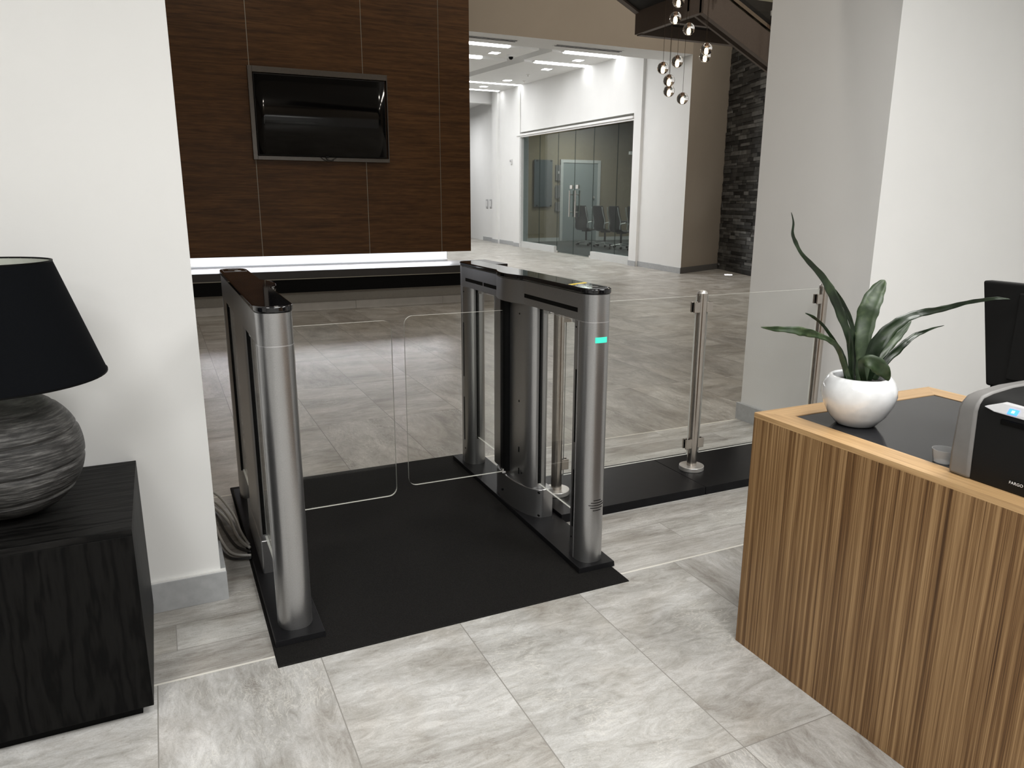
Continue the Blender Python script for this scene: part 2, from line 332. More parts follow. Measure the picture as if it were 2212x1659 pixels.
def lathe(bm, prof, cx=0, cy=0, seg=48, closed=False):
    rings = []
    for r, z in prof:
        if r < 1e-6: rings.append([bm.verts.new((cx, cy, z))])
        else: rings.append([bm.verts.new((cx+r*math.cos(2*PI*k/seg), cy+r*math.sin(2*PI*k/seg), z)) for k in range(seg)])
    prs = list(zip(rings, rings[1:]))
    if closed: prs.append((rings[-1], rings[0]))
    for a, c in prs:
        for k in range(seg):
            k2 = (k+1) % seg
            if len(a) == 1 and len(c) == 1: continue
            if len(a) == 1: bm.faces.new((a[0], c[k], c[k2]))
            elif len(c) == 1: bm.faces.new((a[k], a[k2], c[0]))
            else: bm.faces.new((a[k], a[k2], c[k2], c[k]))
    return bm
def cr(pts, k=6):
    pts = [Vector(p_) for p_ in pts]; out = []
    for i in range(len(pts)-1):
        p0 = pts[max(i-1, 0)]; p1 = pts[i]; p2 = pts[i+1]; p3 = pts[min(i+2, len(pts)-1)]
        for j in range(k):
            t = j/k; out.append(.5*((2*p1)+(p2-p0)*t+(2*p0-5*p1+4*p2-p3)*t*t+(3*p1-p0-3*p2+p3)*t**3))
    out.append(pts[-1]); return out
def thing(name, label, cat, loc=(0, 0, 0), rz=0, group=None):
    o = bpy.data.objects.new(name, None); COL.objects.link(o); o.empty_display_size = .1; o.location = loc; o.rotation_euler = (0, 0, rz)
    o['label'] = label; o['category'] = cat
    if group: o['group'] = group
    return o
def tag(o, label, cat, group=None, kind=None):
    o['label'] = label; o['category'] = cat
    if group: o['group'] = group
    if kind: o['kind'] = kind
    return o
def struct(name, bm, m, parent=None, **k):
    o = obj(name, bm, m, parent, **k)
    if not parent: o['kind'] = 'structure'
    return o
def copy_tree(o, parent=None):
    c = o.copy(); COL.objects.link(c); c.parent = parent
    for ch in list(o.children): copy_tree(ch, c)
    return c

# ------------------------------------------------------------------ room shell
struct('floor', box(B(), -4, 18, -4, 29, -.1, 0), M_floor)
bm = B(); box(bm, -4, .09, 2.595, 2.85, 0, 3.1); struct('wall_left', bm, M_wall)
bm = B(); box(bm, -.6, .108, 2.577, 2.595, 0, .106); box(bm, .09, .108, 2.595, 2.85, 0, .104); struct('baseboard_left', bm, M_base, bevel=.001)
bm = B(); box(bm, -.6, .106, 2.581, 2.596, .106, .1115); struct('trim_1', bm, M_capn)
bm = B(); box(bm, 3.305, 5.2, 2.72, 3.585, 0, 3.1); box(bm, 5.2, 6.2, 2.72, 2.9, 0, 3.1); struct('wall_right', bm, M_wall)
bm = B(); box(bm, 3.285, 3.305, 2.70, 3.605, 0, .108); box(bm, 3.305, 5.2, 3.585, 3.605, 0, .108); box(bm, 3.305, 6.2, 2.70, 2.72, 0, .108); struct('baseboard_right', bm, M_base, bevel=.001)
bm = B(); box(bm, -4, -3.8, -4, 2.6, 0, 3.1); struct('wall_reception_left', bm, M_wall)
bm = B(); box(bm, -4, 6.2, -4.2, -4, 0, 3.1); struct('wall_reception_rear', bm, M_wall)
bm = B(); box(bm, 6.2, 6.4, -4, 3.0, 0, 3.1); struct('wall_reception_right', bm, M_wall)
bm = B(); box(bm, -4, 6.2, -4, 3.2, 2.9, 3.1); struct('ceiling', bm, M_ceil)
bm = B(); box(bm, -4, 12, 3.2, 11.9, 6.5, 6.7); struct('ceiling_lobby', bm, M_ceil)
bm = B(); box(bm, -4, 12, 3.05, 3.2, 2.9, 6.5); struct('wall_lobby_front', bm, M_wallg)
bm = B(); box(bm, -4, -3.8, 2.85, 12, 0, 6.5); struct('wall_lobby_left', bm, M_wallg)
bm = B(); box(bm, 11.9, 12.1, 3.0, 13, 0, 6.5); struct('wall_lobby_right', bm, M_wallg)
# portal head wall and pier
bm = B(); box(bm, -4, 9.06, 11.74, 12.46, 3.92, 6.5, 0)
for f_ in bm.faces:
    if f_.normal.z < -.5 or f_.calc_center_median().y > 12.4: f_.material_index = 1
struct('wall_portal_head', bm, [M_wallg, M_far])
for f_ in bpy.data.objects['wall_portal_head'].data.polygons:
    if f_.normal.z < -.5 or f_.normal.y > .5: f_.material_index = 1
pc = [wp(.0), wp(.72), Vector((11.2, 13.0, 0)), Vector((11.95, 12.95, 0)), Vector((10.47, 12.33, 0))]
bm = B(); prism(bm, [(q.x, q.y) for q in pc], 0, 6.5); o = struct('wall_portal_pier', bm, [M_wallg, M_far])
for f_ in o.data.polygons:
    if f_.center.x < 9.2: f_.material_index = 1
bm = B(); prism(bm, [(9.045, 11.725), (9.06, 11.74), (10.47, 12.33), (10.478, 12.312)], 0, .115); struct('baseboard_portal', bm, M_based)
# side wall of the gallery: pieces along u (skewed line), opening u 2.05..8.75
zt = 4.75
bm = B()
def wbox(bm, u0, u1, n0, n1, z0, z1, z1b=None, z0b=None, mi=0):
    z1b = z1 if z1b is None else z1b; z0b = z0 if z0b is None else z0b
    lo = [wp(u0, n0, z0), wp(u1, n0, z0b), wp(u1, n1, z0b), wp(u0, n1, z0)]; hi = [wp(u0, n0, z1), wp(u1, n0, z1b), wp(u1, n1, z1b), wp(u0, n1, z1)]
    return hexa(bm, lo, hi, mi)
wbox(bm, .72, 1.72, -.25, -.03, 0, zt); wbox(bm, 1.72, 2.03, -.25, .03, 0, zt); wbox(bm, 2.03, 8.75, -.25, .0, 3.13, zt, zt, 3.26)
wbox(bm, 8.75, 9.25, -.25, .03, 0, zt); wbox(bm, 9.25, 10.75, -.25, -.06, 0, zt); wbox(bm, 10.75, 11.3, -.25, .02, 0, zt)
struct('wall_gallery', bm, M_far)
bm = B(); wbox(bm, 0, .72, .0, .014, 0, .11); wbox(bm, .72, 1.72, -.03, -.016, 0, .11); wbox(bm, 1.705, 2.03, .03, .045, 0, .11); wbox(bm, 8.75, 9.26, .03, .045, 0, .11)
wbox(bm, 9.26, 10.75, -.06, -.045, 0, .12); wbox(bm, 10.73, 11.3, .02, .036, 0, .12); wbox(bm, 11.3, 12.7, -.13, -.115, 0, .13); struct('baseboard_gallery', bm, M_base)
bm = B(); wbox(bm, 2.03, 8.98, .0, .06, 3.02, 3.07, 3.21, 3.16); wbox(bm, 2.03, 8.98, .0, .025, 2.98, 3.02, 3.16, 3.12); struct('trim_2', bm, M_far)
bm = B(); wbox(bm, 11.3, 12.7, -.4, -.13, 0, 4.9); wbox(bm, 12.7, 17, -.5, -.2, 0, 4.9); struct('wall_corridor', bm, M_far)
bm = B(); box(bm, -4, 10.2, 23.15, 23.4, 4.33, 4.8); box(bm, -4, 8.3, 23.15, 23.4, 0, 4.33); struct('wall_gallery_end', bm, M_far)
bm = B(); box(bm, 5, 12, 28.6, 28.8, 0, 4.8); struct('wall_corridor_end', bm, M_far)
bm = B(); box(bm, 5, 12, 23.4, 28.6, 4.5, 4.6); struct('ceiling_corridor', bm, M_ceil)
bm = B(); box(bm, -4, -3.8, 12, 29, 0, 4.8); struct('wall_gallery_left', bm, M_far)
# gallery ceiling: upper deck + lower rafts
bm = B(); hexa(bm, [(-4, 12.3, 4.42), (12, 12.3, 4.42), (12, 23.4, 4.82), (-4, 23.4, 4.82)], [(-4, 12.3, 4.9), (12, 12.3, 4.9), (12, 23.4, 5.2), (-4, 23.4, 5.2)]); struct('ceiling_gallery', bm, M_ceil)
def raft(nm, x0, x1, y0, y1, label):
    xa = x1+.087*(y0-15) if x1 > 9 else x1; xb = x1+.087*(y1-15) if x1 > 9 else x1
    bm = hexa(B(), [(x0, y0, cz(y0)), (xa, y0, cz(y0)), (xb, y1, cz(y1)), (x0, y1, cz(y1))], [(x0, y0, cz(y0)+.24), (xa, y0, cz(y0)+.24), (xb, y1, cz(y1)+.24), (x0, y1, cz(y1)+.24)])
    struct('trim_'+nm, bm, M_ceil)
raft('3', 7.72, 9.62, 14.62, 15.95, ''); raft('4', 3.5, 7.42, 14.62, 15.95, ''); raft('5', 7.85, 9.62, 16.2, 22.4, ''); raft('6', 3.5, 7.5, 16.35, 18.9, ''); raft('7', 3.5, 7.85, 19.6, 22.4, '')
# feature wall
WP = thing('feature_wall_cladding', 'tall dark brown wood panel wall with thin pale vertical joints', 'wall panelling', (2.1, 9.6, 0))
seams = [-2.4, -.17, 1.152, 2.471, 3.451, 3.872]
for a, c in zip(seams, seams[1:]):
    bm = B(); box(bm, a+.004-2.1, c-.004-2.1, 0, .03, .69, 6.4); obj('wood_panel', bm, M_walnut, WP)
bm = B(); box(bm, -4.45, 1.765, .03, .055, .70, 6.4); obj('backing', bm, M_benchlow, WP)
bm = B()
for s_ in seams[1:-1]: box(bm, s_-.004-2.1, s_+.004-2.1, .004, .03, .69, 6.4)
pieces('joint_strip', bm, M_benchtrim, WP)
bm = B(); box(bm, -3.8, 3.86, 9.66, 9.9, .72, 6.5); box(bm, -3.8, 3.80, 9.9, 10.45, .72, 6.5); box(bm, -3.8, 3.80, 10.35, 10.45, 0, .72); struct('wall_feature', bm, M_wall)
# bench ledge
BN = thing('wall_ledge', 'long low black ledge running under the brown wood wall', 'bench', (2.1, 9.6, 0))
bm = B(); box(bm, -4.6, 2.25, -.15, .65, .419, .515); obj('top_slab', bm, M_benchtop, BN, bevel=.003)
bm = B(); box(bm, -4.6, 2.25, -.153, -.14, .413, .421); obj('metal_trim', bm, M_benchtrim, BN)
bm = B(); box(bm, -4.6, 2.23, -.145, .5, .25, .413); obj('lower_fascia', bm, M_benchlow, BN)
bm = B(); box(bm, -4.6, 2.15, .03, .5, .1, .25); obj('recessed_riser', bm, M_tilec, BN)
bm = B()
for x0 in [-4.6+1.19*i for i in range(6)]: box(bm, x0, min(x0+1.187, 2.15), .0, .5, 0, .1)
obj('tile_plinth', bm, M_tileb, BN)
LS = thing('cove_light', 'glowing white light cove between the wood wall and the black ledge', 'light', (2.05, 10.3, .53))
bm = B(); box(bm, -3.5, 1.72, .0, .04, .0, .185); obj('diffuser', bm, E_cove, LS)  # glowing panel stands in for the cove's back wall lit by the strip
bm = B(); box(bm, -3.5, 1.72, -.03, .0, .0, .012); obj('channel', bm, M_white, LS)

# TV
TV = thing('wall_television', 'black wall television in a brushed metal niche on the wood wall', 'television', (1.94, 9.6, 1.816))
bm = B(); x0, x1, z1 = -.817, .817, 1.03
box(bm, x0, x0+.05, -.055, 0, 0, z1); box(bm, x1-.012, x1, -.055, 0, 0, z1); box(bm, x0+.05, x1-.012, -.055, 0, .965, z1); box(bm, x0+.05, x1-.012, -.055, 0, 0, .045)
obj('metal_frame', bm, M_alu, TV, bevel=.002)
bm = B(); box(bm, -.765, .775, -.085, -.05, .05, .95); obj('casing', bm, M_plastic, TV, bevel=.004)
bm = B()
N_ = 16
for i in range(N_):
    xa, xb = -.755+1.52*i/N_, -.755+1.52*(i+1)/N_
    f0 = lambda x_: -.0875-.004*math.cos(x_*1.9)
    va = [bm.verts.new((xa, f0(xa), .06)), bm.verts.new((xb, f0(xb), .06)), bm.verts.new((xb, f0(xb), .94)), bm.verts.new((xa, f0(xa), .94))]; bm.faces.new(va)
bmesh.ops.remove_doubles(bm, verts=bm.verts, dist=1e-5); o = obj('screen', bm, M_tv, TV, smooth='all'); md = o.modifiers.new('s', 'SOLIDIFY'); md.thickness = .002
bm = B(); tube(bm, cr([(-.05, -.07, .05), (.0, -.075, .012), (.07, -.075, .0), (.12, -.075, .028), (.16, -.07, .05)]), .004); tube(bm, cr([(.02, -.07, .055), (.03, -.075, .02), (.08, -.078, .008), (.11, -.07, .01)]), .004); obj('cable', bm, M_cordb, TV, smooth='all')
bm = B(); box(bm, .015, .05, -.092, -.085, .035, .055); obj('sensor', bm, M_plastic, TV)

# ------------------------------------------------------------------ speed gate
bm = B(); hexa(bm, [(.205, 2.088, 0), (1.462, 2.092, 0), (1.462, 3.672, 0), (.205, 3.672, 0)], [(.208, 2.092, .005), (1.459, 2.096, .005), (1.459, 3.668, .005), (.208, 3.668, .005)])
tag(obj('floor_mat', bm, M_mat), 'large black rubber mat lying between the two gate pedestals', 'mat')
def arc(cx, cy_, rx, ry, a0, a1, k=10): return [(cx+rx*math.cos(math.radians(a0+(a1-a0)*i/k)), cy_+ry*math.sin(math.radians(a0+(a1-a0)*i/k))) for i in range(k+1)]
HW = .054
NE = 2.5
def se(cx, cy_, rx, ry, a0, a1, k=24):   # superellipse arc
    out = []
    for i in range(k+1):
        t = math.radians(a0+(a1-a0)*i/k); c_, s_ = math.cos(t), math.sin(t)
        out.append((cx+rx*math.copysign(abs(c_)**(2/NE), c_), cy_+ry*math.copysign(abs(s_)**(2/NE), s_)))
    return out
PRY = .068
def post_profile(g_=0):   # oval tube in plan, local y: 0 at the outer tip .. 2*PRY at the glass side
    return se(0, PRY, HW+g_, PRY+g_, 0, 360, 48)[:-1]
def sex(dy, r=PRY): return HW*max(0, 1-(abs(dy)/r)**NE)**(1/NE)
def full_profile(hw, half, bumpw, nose=.068, g_=0):   # plan outline of the beam with one bump on -x side
    pts = se(0, -half+nose, hw+g_, nose+g_, -180, 0, 24)+se(0, half-nose, hw+g_, nose+g_, 0, 180, 24)
    k = 24; pts += [(-hw-g_-bumpw*(.5-.5*math.cos(2*PI*min(1, max(0, t)))) ** .45 if 0 < t < 1 else -hw-g_, .16-(.30)*t) for t in [i/k for i in range(k+1)]]
    return pts
def make_gate(label):
    t = thing('speed_gate_pedestal', label, 'speed gate', (1.405, 2.90, .005), 0)
    bm = B(); hexa(bm, [(-.078, -.69, 0), (.078, -.69, 0), (.078, .71, 0), (-.078, .71, 0)], [(-.076, -.688, .02), (.076, -.688, .02), (.076, .708, .02), (-.076, .708, .02)]); obj('base_plate', bm, M_plate, t, bevel=.001)
    z0, z1 = .02, .945
    def mkpost(y0, sgn, extras):
        pf = [(x, y0+sgn*y) for x, y in post_profile()]
        bm = B(); prism(bm, pf, z0, z1); 
        pz = obj('post', bm, M_silver, t, smooth=True)
        bm = B(); ya, yb = sorted((y0+sgn*(2*PRY-.012), y0+sgn*(2*PRY+.0008))); box(bm, -.008, .008, ya, yb, z0+.14, z1); obj('glazing_channel', bm, M_black, pz)
        bm = B()
        for (za, zb) in ((.485, .765), (.145, .378)):
            for sx_ in (-1,): 
                ya = y0+sgn*.079; xe = sex(.011); pr = [(ya-.0045, za+.004), (ya+.0045, za+.004), (ya+.0045, zb-.004), (ya-.0045, zb-.004)]
                box(bm, -xe-.0015, -xe+.003, ya-.0045, ya+.0045, za, zb)
        pieces('vent_slot', bm, M_black, pz, bevel=.002)
        bm = B()
        for sx_ in (-1, 1): box(bm, sx_*HW-.0008, sx_*HW+.0008, y0+sgn*PRY-.0009, y0+sgn*PRY+.0009, z0, z1)
        pieces('seam', bm, M_silvd, pz)
        bm = B(); rod(bm, (-xe-.0012, y0+sgn*.086, .10), (-xe+.002, y0+sgn*.086, .10), .0035); rod(bm, (-xe-.0012, y0+sgn*.086, .92), (-xe+.002, y0+sgn*.086, .92), .003); pieces('screw', bm, M_black, pz)
        bm = B(); prism(bm, [(x, y0+sgn*y) for x, y in post_profile(.0008)], z1-.0015, z1+.0015); obj('joint_ring', bm, M_silvd, pz)
        return pz
    pn = mkpost(-.665, 1, True); mkpost(.665, -1, False)
    # status light + speaker slots on the near post
    def nose(x_, off): return -.665+PRY-(PRY+off)*max(0, 1-(abs(x_)/(HW+off))**NE)**(1/NE)
    def nosebar(name, m_, rows, parent, off=.0012):
        bm = B()
        for (xa, xb, zf, h) in rows:
            k = 10; fr = []; bk = []
            for i in range(k+1):
                x_ = xa+(xb-xa)*i/k; zz = zf(x_) if callable(zf) else zf
                fr.append([bm.verts.new((x_, nose(x_, off), zz-h/2)), bm.verts.new((x_, nose(x_, off), zz+h/2))]); bk.append([bm.verts.new((x_, nose(x_, -.004), zz-h/2)), bm.verts.new((x_, nose(x_, -.004), zz+h/2))])
            for i in range(k):
                bm.faces.new((fr[i][0], fr[i+1][0], fr[i+1][1], fr[i][1])); bm.faces.new((bk[i][1], bk[i+1][1], bk[i+1][0], bk[i][0]))
                bm.faces.new((fr[i][1], fr[i+1][1], bk[i+1][1], bk[i][1])); bm.faces.new((fr[i][0], bk[i][0], bk[i+1][0], fr[i+1][0]))
            bm.faces.new((fr[0][0], fr[0][1], bk[0][1], bk[0][0])); bm.faces.new((fr[-1][0], bk[-1][0], bk[-1][1], fr[-1][1]))
        return obj(name, bm, m_, parent, smooth=True)
    nosebar('status_light', E_green, [(-.022, .026, .882, .020)], pn)['label'] = 'glowing green status light'
    nosebar('speaker_grille', M_black, [(.0-.028+a, .0+.036-c, (lambda x_, z_=z: z_+(x_-.004)**2*2.4), .0022) for z, a, c in ((.272, .018, .014), (.262, .008, .004), (.252, 0, 0), (.242, .006, .006), (.232, .016, .014))], pn)
    # centre column with pivot
    cyl_y0, cyl_y1 = -.188, .235
    pts = se(0, cyl_y0+PRY, HW-.003, PRY, -180, 0, 24)+se(0, cyl_y1-PRY, HW-.003, PRY, 0, 180, 24)
    bm = B(); prism(bm, pts, .15, z1); cc = obj('centre_column', bm, M_silver, t, smooth=True)
    bm = B(); box(bm, -.008, .008, cyl_y0-.0008, cyl_y0+.012, .17, z1); box(bm, -.008, .008, cyl_y1-.012, cyl_y1+.0008, .17, z1); pieces('glazing_channel', bm, M_black, cc)
    bm = B()
    for (yy, zz, h) in ((-.085, .90, .003), (-.085, .52, .004), (-.085, .30, .012), (-.085, .20, .014), (-.115, .20, .003)): box(bm, -HW+.0005, -HW+.006, yy-.0022, yy+.0022, zz-h, zz+h)
    pieces('screw_slot', bm, M_black, cc)
    bm = B(); cyl(bm, -HW+.002, .045, .165, z1, .030, seg=28); obj('pivot_tube', bm, M_black, cc, smooth=True)
    bm = B(); box(bm, -HW-.012, -HW+.01, .084, .098, .165, z1); obj('pivot_cover', bm, M_silver, cc, bevel=.002)
    hp = arc(.01, .01, .082, .225, 90, 270, 24)+[(HW, -.215), (HW, .235)]
    bm = B(); prism(bm, hp, .015, .15); pe = [f_ for f_ in bm.faces if f_.normal.z > .9]; hs = obj('pivot_housing', bm, M_silver, t, smooth=True, bevel=.004)
    bm = B(); rod(bm, (-.012, -.214, .135), (-.012, -.2, .135), .004); rod(bm, (-.012, -.214, .03), (-.012, -.2, .03), .004); rod(bm, (-.078, .04, .07), (-.07, .04, .07), .005); pieces('screw', bm, M_black, hs)
    # beam and lid
    bm = B(); prism(bm, full_profile(HW, .665, .034), z1+.0015, 1.043); beam = obj('top_beam', bm, M_silver, t, smooth=True)
    bm = B()
    for (ya, yb) in ((-.587, -.135), (.10, .31), (.325, .55)): box(bm, -HW-.0012, -HW+.002, ya, yb, .974, .991)
    pieces('beam_slot', bm, M_black, beam, bevel=.004)
    bm = B(); prism(bm, full_profile(HW, .665, .034, g_=-.003), 1.043, 1.0445)
    obj('shadow_gap', bm, M_black, beam)
    bm = B(); prism(bm, full_profile(HW, .665, .034, g_=.003), 1.0445, 1.064); lid = obj('glass_lid', bm, M_lid, t, smooth=True, bevel=.0045, seg=3)
    bm = B(); 
    fr_ = [(-.046, -.50), (.046, -.50), (.046, -.625), (.03, -.648), (-.03, -.648), (-.046, -.625)]
    for i in range(6):
        a, c = fr_[i], fr_[(i+1) % 6]; rod(bm, (a[0], a[1], 1.0642), (c[0], c[1], 1.0642), .0008, seg=4)
    obj('card_reader_outline', bm, M_plastl, lid)
    bm = B(); hexa(bm, [(-.045, -.515, 1.064), (.045, -.475, 1.064), (.045, -.455, 1.064), (-.045, -.495, 1.064)], [(-.045, -.515, 1.0648), (.045, -.475, 1.0648), (.045, -.455, 1.0648), (-.045, -.495, 1.0648)]); yl = obj('yellow_label', bm, E_yel, lid)
    bm = B(); cyl(bm, -.012, -.535, 1.064, 1.0646, .014, seg=20)
    obj('white_symbol', bm, M_plastl, lid)
    bm = B(); box(bm, -.018, .022, -.600, -.585, 1.064, 1.0644); obj('printed_logo', bm, M_plastg, lid)
    # infill glass
    for (ya, yb) in ((-.531, -.186), (.233, .531)):
        bm = B(); box(bm, -.004, .004, ya, yb, .168, .925, 0); o = obj('infill_glass', bm, [G_clear, M_edge], t)
        for f_ in o.data.polygons:
            if abs(f_.normal.z) > .5: f_.material_index = 1
        bm = B()
        for yy in (ya+.05, yb-.05): box(bm, -.006, .006, yy-.02, yy+.02, .918, z1)
        pieces('glass_clip', bm, M_white, o)
    # swing wing
    def wing():
        xa, xb, za, zb, r = -.075, -.519, .160, .900, .035
        pts = [(xa, za), (xa, zb)]+[(xb+r-r*math.sin(a), zb-r+r*math.cos(a)) for a in [PI/2*i/6 for i in range(7)]]+[(xb+r-r*math.cos(a), za+r-r*math.sin(a)) for a in [PI/2*i/6 for i in range(7)]]
        bm = B(); hexa(bm, [(x, .030, z) for x, z in pts], [(x, .040, z) for x, z in pts]); o = obj('swing_glass_wing', bm, [G_wing, M_edge], t)
        for f_ in o.data.polygons:
            if abs(f_.normal.y) < .5: f_.material_index = 1
        bm = B(); box(bm, -.082, -.066, .026, .044, .155, .175); obj('wing_bracket', bm, M_steell, o)
    wing()
    return t, yl
gate, _ = make_gate('silver gray gate pedestal with green status light, on the right of the mat')
gate.rotation_euler.z = math.radians(-.9)
g2 = copy_tree(gate); g2.location = (.291, 2.90, .005); g2.rotation_euler.z = PI
for ch in list(g2.children):
    if ch.name.startswith('glass_lid'):
        for cc in list(ch.children):
            if cc.name.startswith('yellow_label'): bpy.data.objects.remove(cc)
def shift(o):   # on this pedestal the glass line runs nearer the outer side
    for ch in o.children:
        if ch.name.startswith('infill_glass'): ch.location.x += .034
        elif ch.name.startswith('glazing_channel'): ch.location = (.036, -.0105 if ch.parent.name.startswith('post') or ch.bound_box[0][1] > 0 else .0105, 0)
        shift(ch)
shift(g2)
g2['label'] = 'silver gray gate pedestal on the left of the mat, beside the loose cables'

# cables
CB = [((.05, 3.5, .05), (.12, 3.42, .012), (.17, 3.2, .01), (.19, 3.02, .012), (.215, 2.9, .03)), ((.04, 3.45, .03), (.115, 3.36, .011), (.14, 3.15, .012), (.17, 2.98, .01), (.215, 2.87, .025)),
      ((.04, 3.55, .06), (.13, 3.5, .05), (.185, 3.3, .02), (.2, 3.1, .015), (.215, 2.93, .03)), ((.04, 3.40, .03), (.10, 3.28, .012), (.12, 3.06, .01), (.15, 2.92, .01), (.213, 2.85, .02)),
      ((.04, 3.38, .02), (.09, 3.22, .012), (.105, 3.02, .01), (.14, 2.88, .01), (.213, 2.83, .018)), ((.04, 3.5, .04), (.12, 3.45, .03), (.165, 3.25, .03), (.18, 3.05, .025), (.215, 2.89, .035))]
CM = [(M_cordw, 'white cable'), (M_cordb, 'black cable'), (M_cord, 'gray cable'), (M_cordw, ''), (M_cordb, ''), (M_cord, '')]
CL = ['white cable, upper one of the bundle at the left gate pedestal', 'black cable in the middle of the bundle beside the left pedestal', 'gray cable arching highest in the bundle beside the left pedestal',
      'white cable lying lowest and outermost of the bundle by the left pedestal', 'black cable nearest the left wall corner in the bundle', 'gray cable threaded between the black and white cables by the left pedestal']
for k, (pts, (m_, _), lb) in enumerate(zip(CB, CM, CL)):
    tag(obj('cable', tube(B(), cr(pts, 8), .0055), m_, smooth='all'), lb, 'cable', 'cables feeding the left gate pedestal')

# ------------------------------------------------------------------ platform and glass railing
bm = B(); box(bm, 1.4785, 2.262, 2.645, 3.09, 0, .04); tag(obj('floor_platform', bm, M_plat, bevel=.0015), 'low black platform plate adjoining the right gate pedestal', 'platform', 'black platform plates')
bm = B(); box(bm, 2.2645, 3.26, 2.645, 3.09, 0, .04); tag(obj('floor_platform', bm, M_plat, bevel=.0015), 'low black platform plate running behind the wooden desk', 'platform', 'black platform plates')
RY_ = 2.875
def rail_post(x, label, sides):
    t = thing('railing_post', label, 'railing post', (x, RY_, .04), 0, 'stainless railing posts')
    bm = B(); cyl(bm, 0, 0, 0, .022, .062, seg=48); obj('floor_flange', bm, M_steell, t, smooth=True, bevel=.002)
    bm = B(); cyl(bm, 0, 0, .02, .895, .0245, seg=40); obj('tube', bm, M_steel, t, smooth=True)
    bm = B(); lathe(bm, [(.0245, .895), (.0245, .899), (.018, .908), (.006, .911), (0, .911)]); bmesh.ops.holes_fill(bm, edges=bm.edges); obj('cap', bm, M_steell, t, smooth=True)
    for s in sides:
        for z in (.14, .83):
            xa, xb = (.018, .055) if s > 0 else (-.055, -.018)
            bm = B(); box(bm, xa, xb, -.016, -.0065, z-.025, z+.025); box(bm, xa, xb, .0065, .016, z-.025, z+.025); box(bm, min(xa, xb, key=abs)-.002, min(xa, xb, key=abs)+.002, -.016, .016, z-.025, z+.025)
            c = obj('glass_clamp', bm, M_steel, t, bevel=.003)
            bm = B(); box(bm, xa+.002, xb+(.001 if s > 0 else -.0), -.0065, -.0045, z-.023, z+.023); box(bm, xa+.002, xb, .0045, .0065, z-.023, z+.023); pieces('rubber_pad', bm, M_black, c)
rail_post(1.575, 'stainless railing post seen through the right gate pedestal', (1,))
rail_post(2.357, 'stainless railing post standing free on the middle of the black platform', (-1, 1))
rail_post(3.155, 'stainless railing post behind the plant, against the white wall', (-1,))
for (xa, xb, lb) in ((1.61, 2.322, 'clear glass railing panel between the gate and the middle post'), (2.392, 3.12, 'clear glass railing panel between the middle post and the white wall')):
    bm = B(); box(bm, xa, xb, RY_-.0045, RY_+.0045, .125, .925); o = obj('railing_glass_panel', bm, [G_clear, M_edge]); tag(o, lb, 'glass panel', 'glass railing panels')
    for f_ in o.data.polygons:
        if abs(f_.normal.y) < .5: f_.material_index = 1

# ------------------------------------------------------------------ desk
DK = thing('reception_desk', 'zebra grain wooden reception desk with black glass top inlay', 'desk', (1.94, .3, 0))
x0, x1, y0, y1 = 1.558-1.94, 2.32-1.94, -2.0, 1.630-.3
bm = B(); box(bm, x0, x0+.03, y0, y1, 0, .745); obj('front_panel', bm, M_zebra, DK, bevel=.001)
bm = B(); box(bm, x0+.03, x1, y1-.03, y1, 0, .745); obj('end_panel', bm, M_zebra, DK)
bm = B(); box(bm, x1-.03, x1, y0, y1-.03, 0, .745); obj('rear_panel', bm, M_zebra, DK)
iw = .080
bm = B(); prism(bm, [(x0, y0), (x0+iw, y0), (x0+iw, y1-iw), (x0, y1)], .745, .760); prism(bm, [(x1, y0), (x1-iw, y0), (x1-iw, y1-iw), (x1, y1)], .745, .760); obj('top_rim_long', bm, M_rimy, DK)
bm = B(); prism(bm, [(x0, y1), (x0+iw, y1-iw), (x1-iw, y1-iw), (x1, y1)], .745, .760); obj('top_rim_short', bm, M_rimx, DK)
bm = B(); box(bm, x0+iw+.002, x1-iw-.002, y0, y1-iw-.002, .745, .7585); obj('glass_inlay', bm, M_inlay, DK)
bm = B(); box(bm, x0+.03, x1-.03, y0, y1-.03, .73, .745); obj('sub_top', bm, M_black, DK)

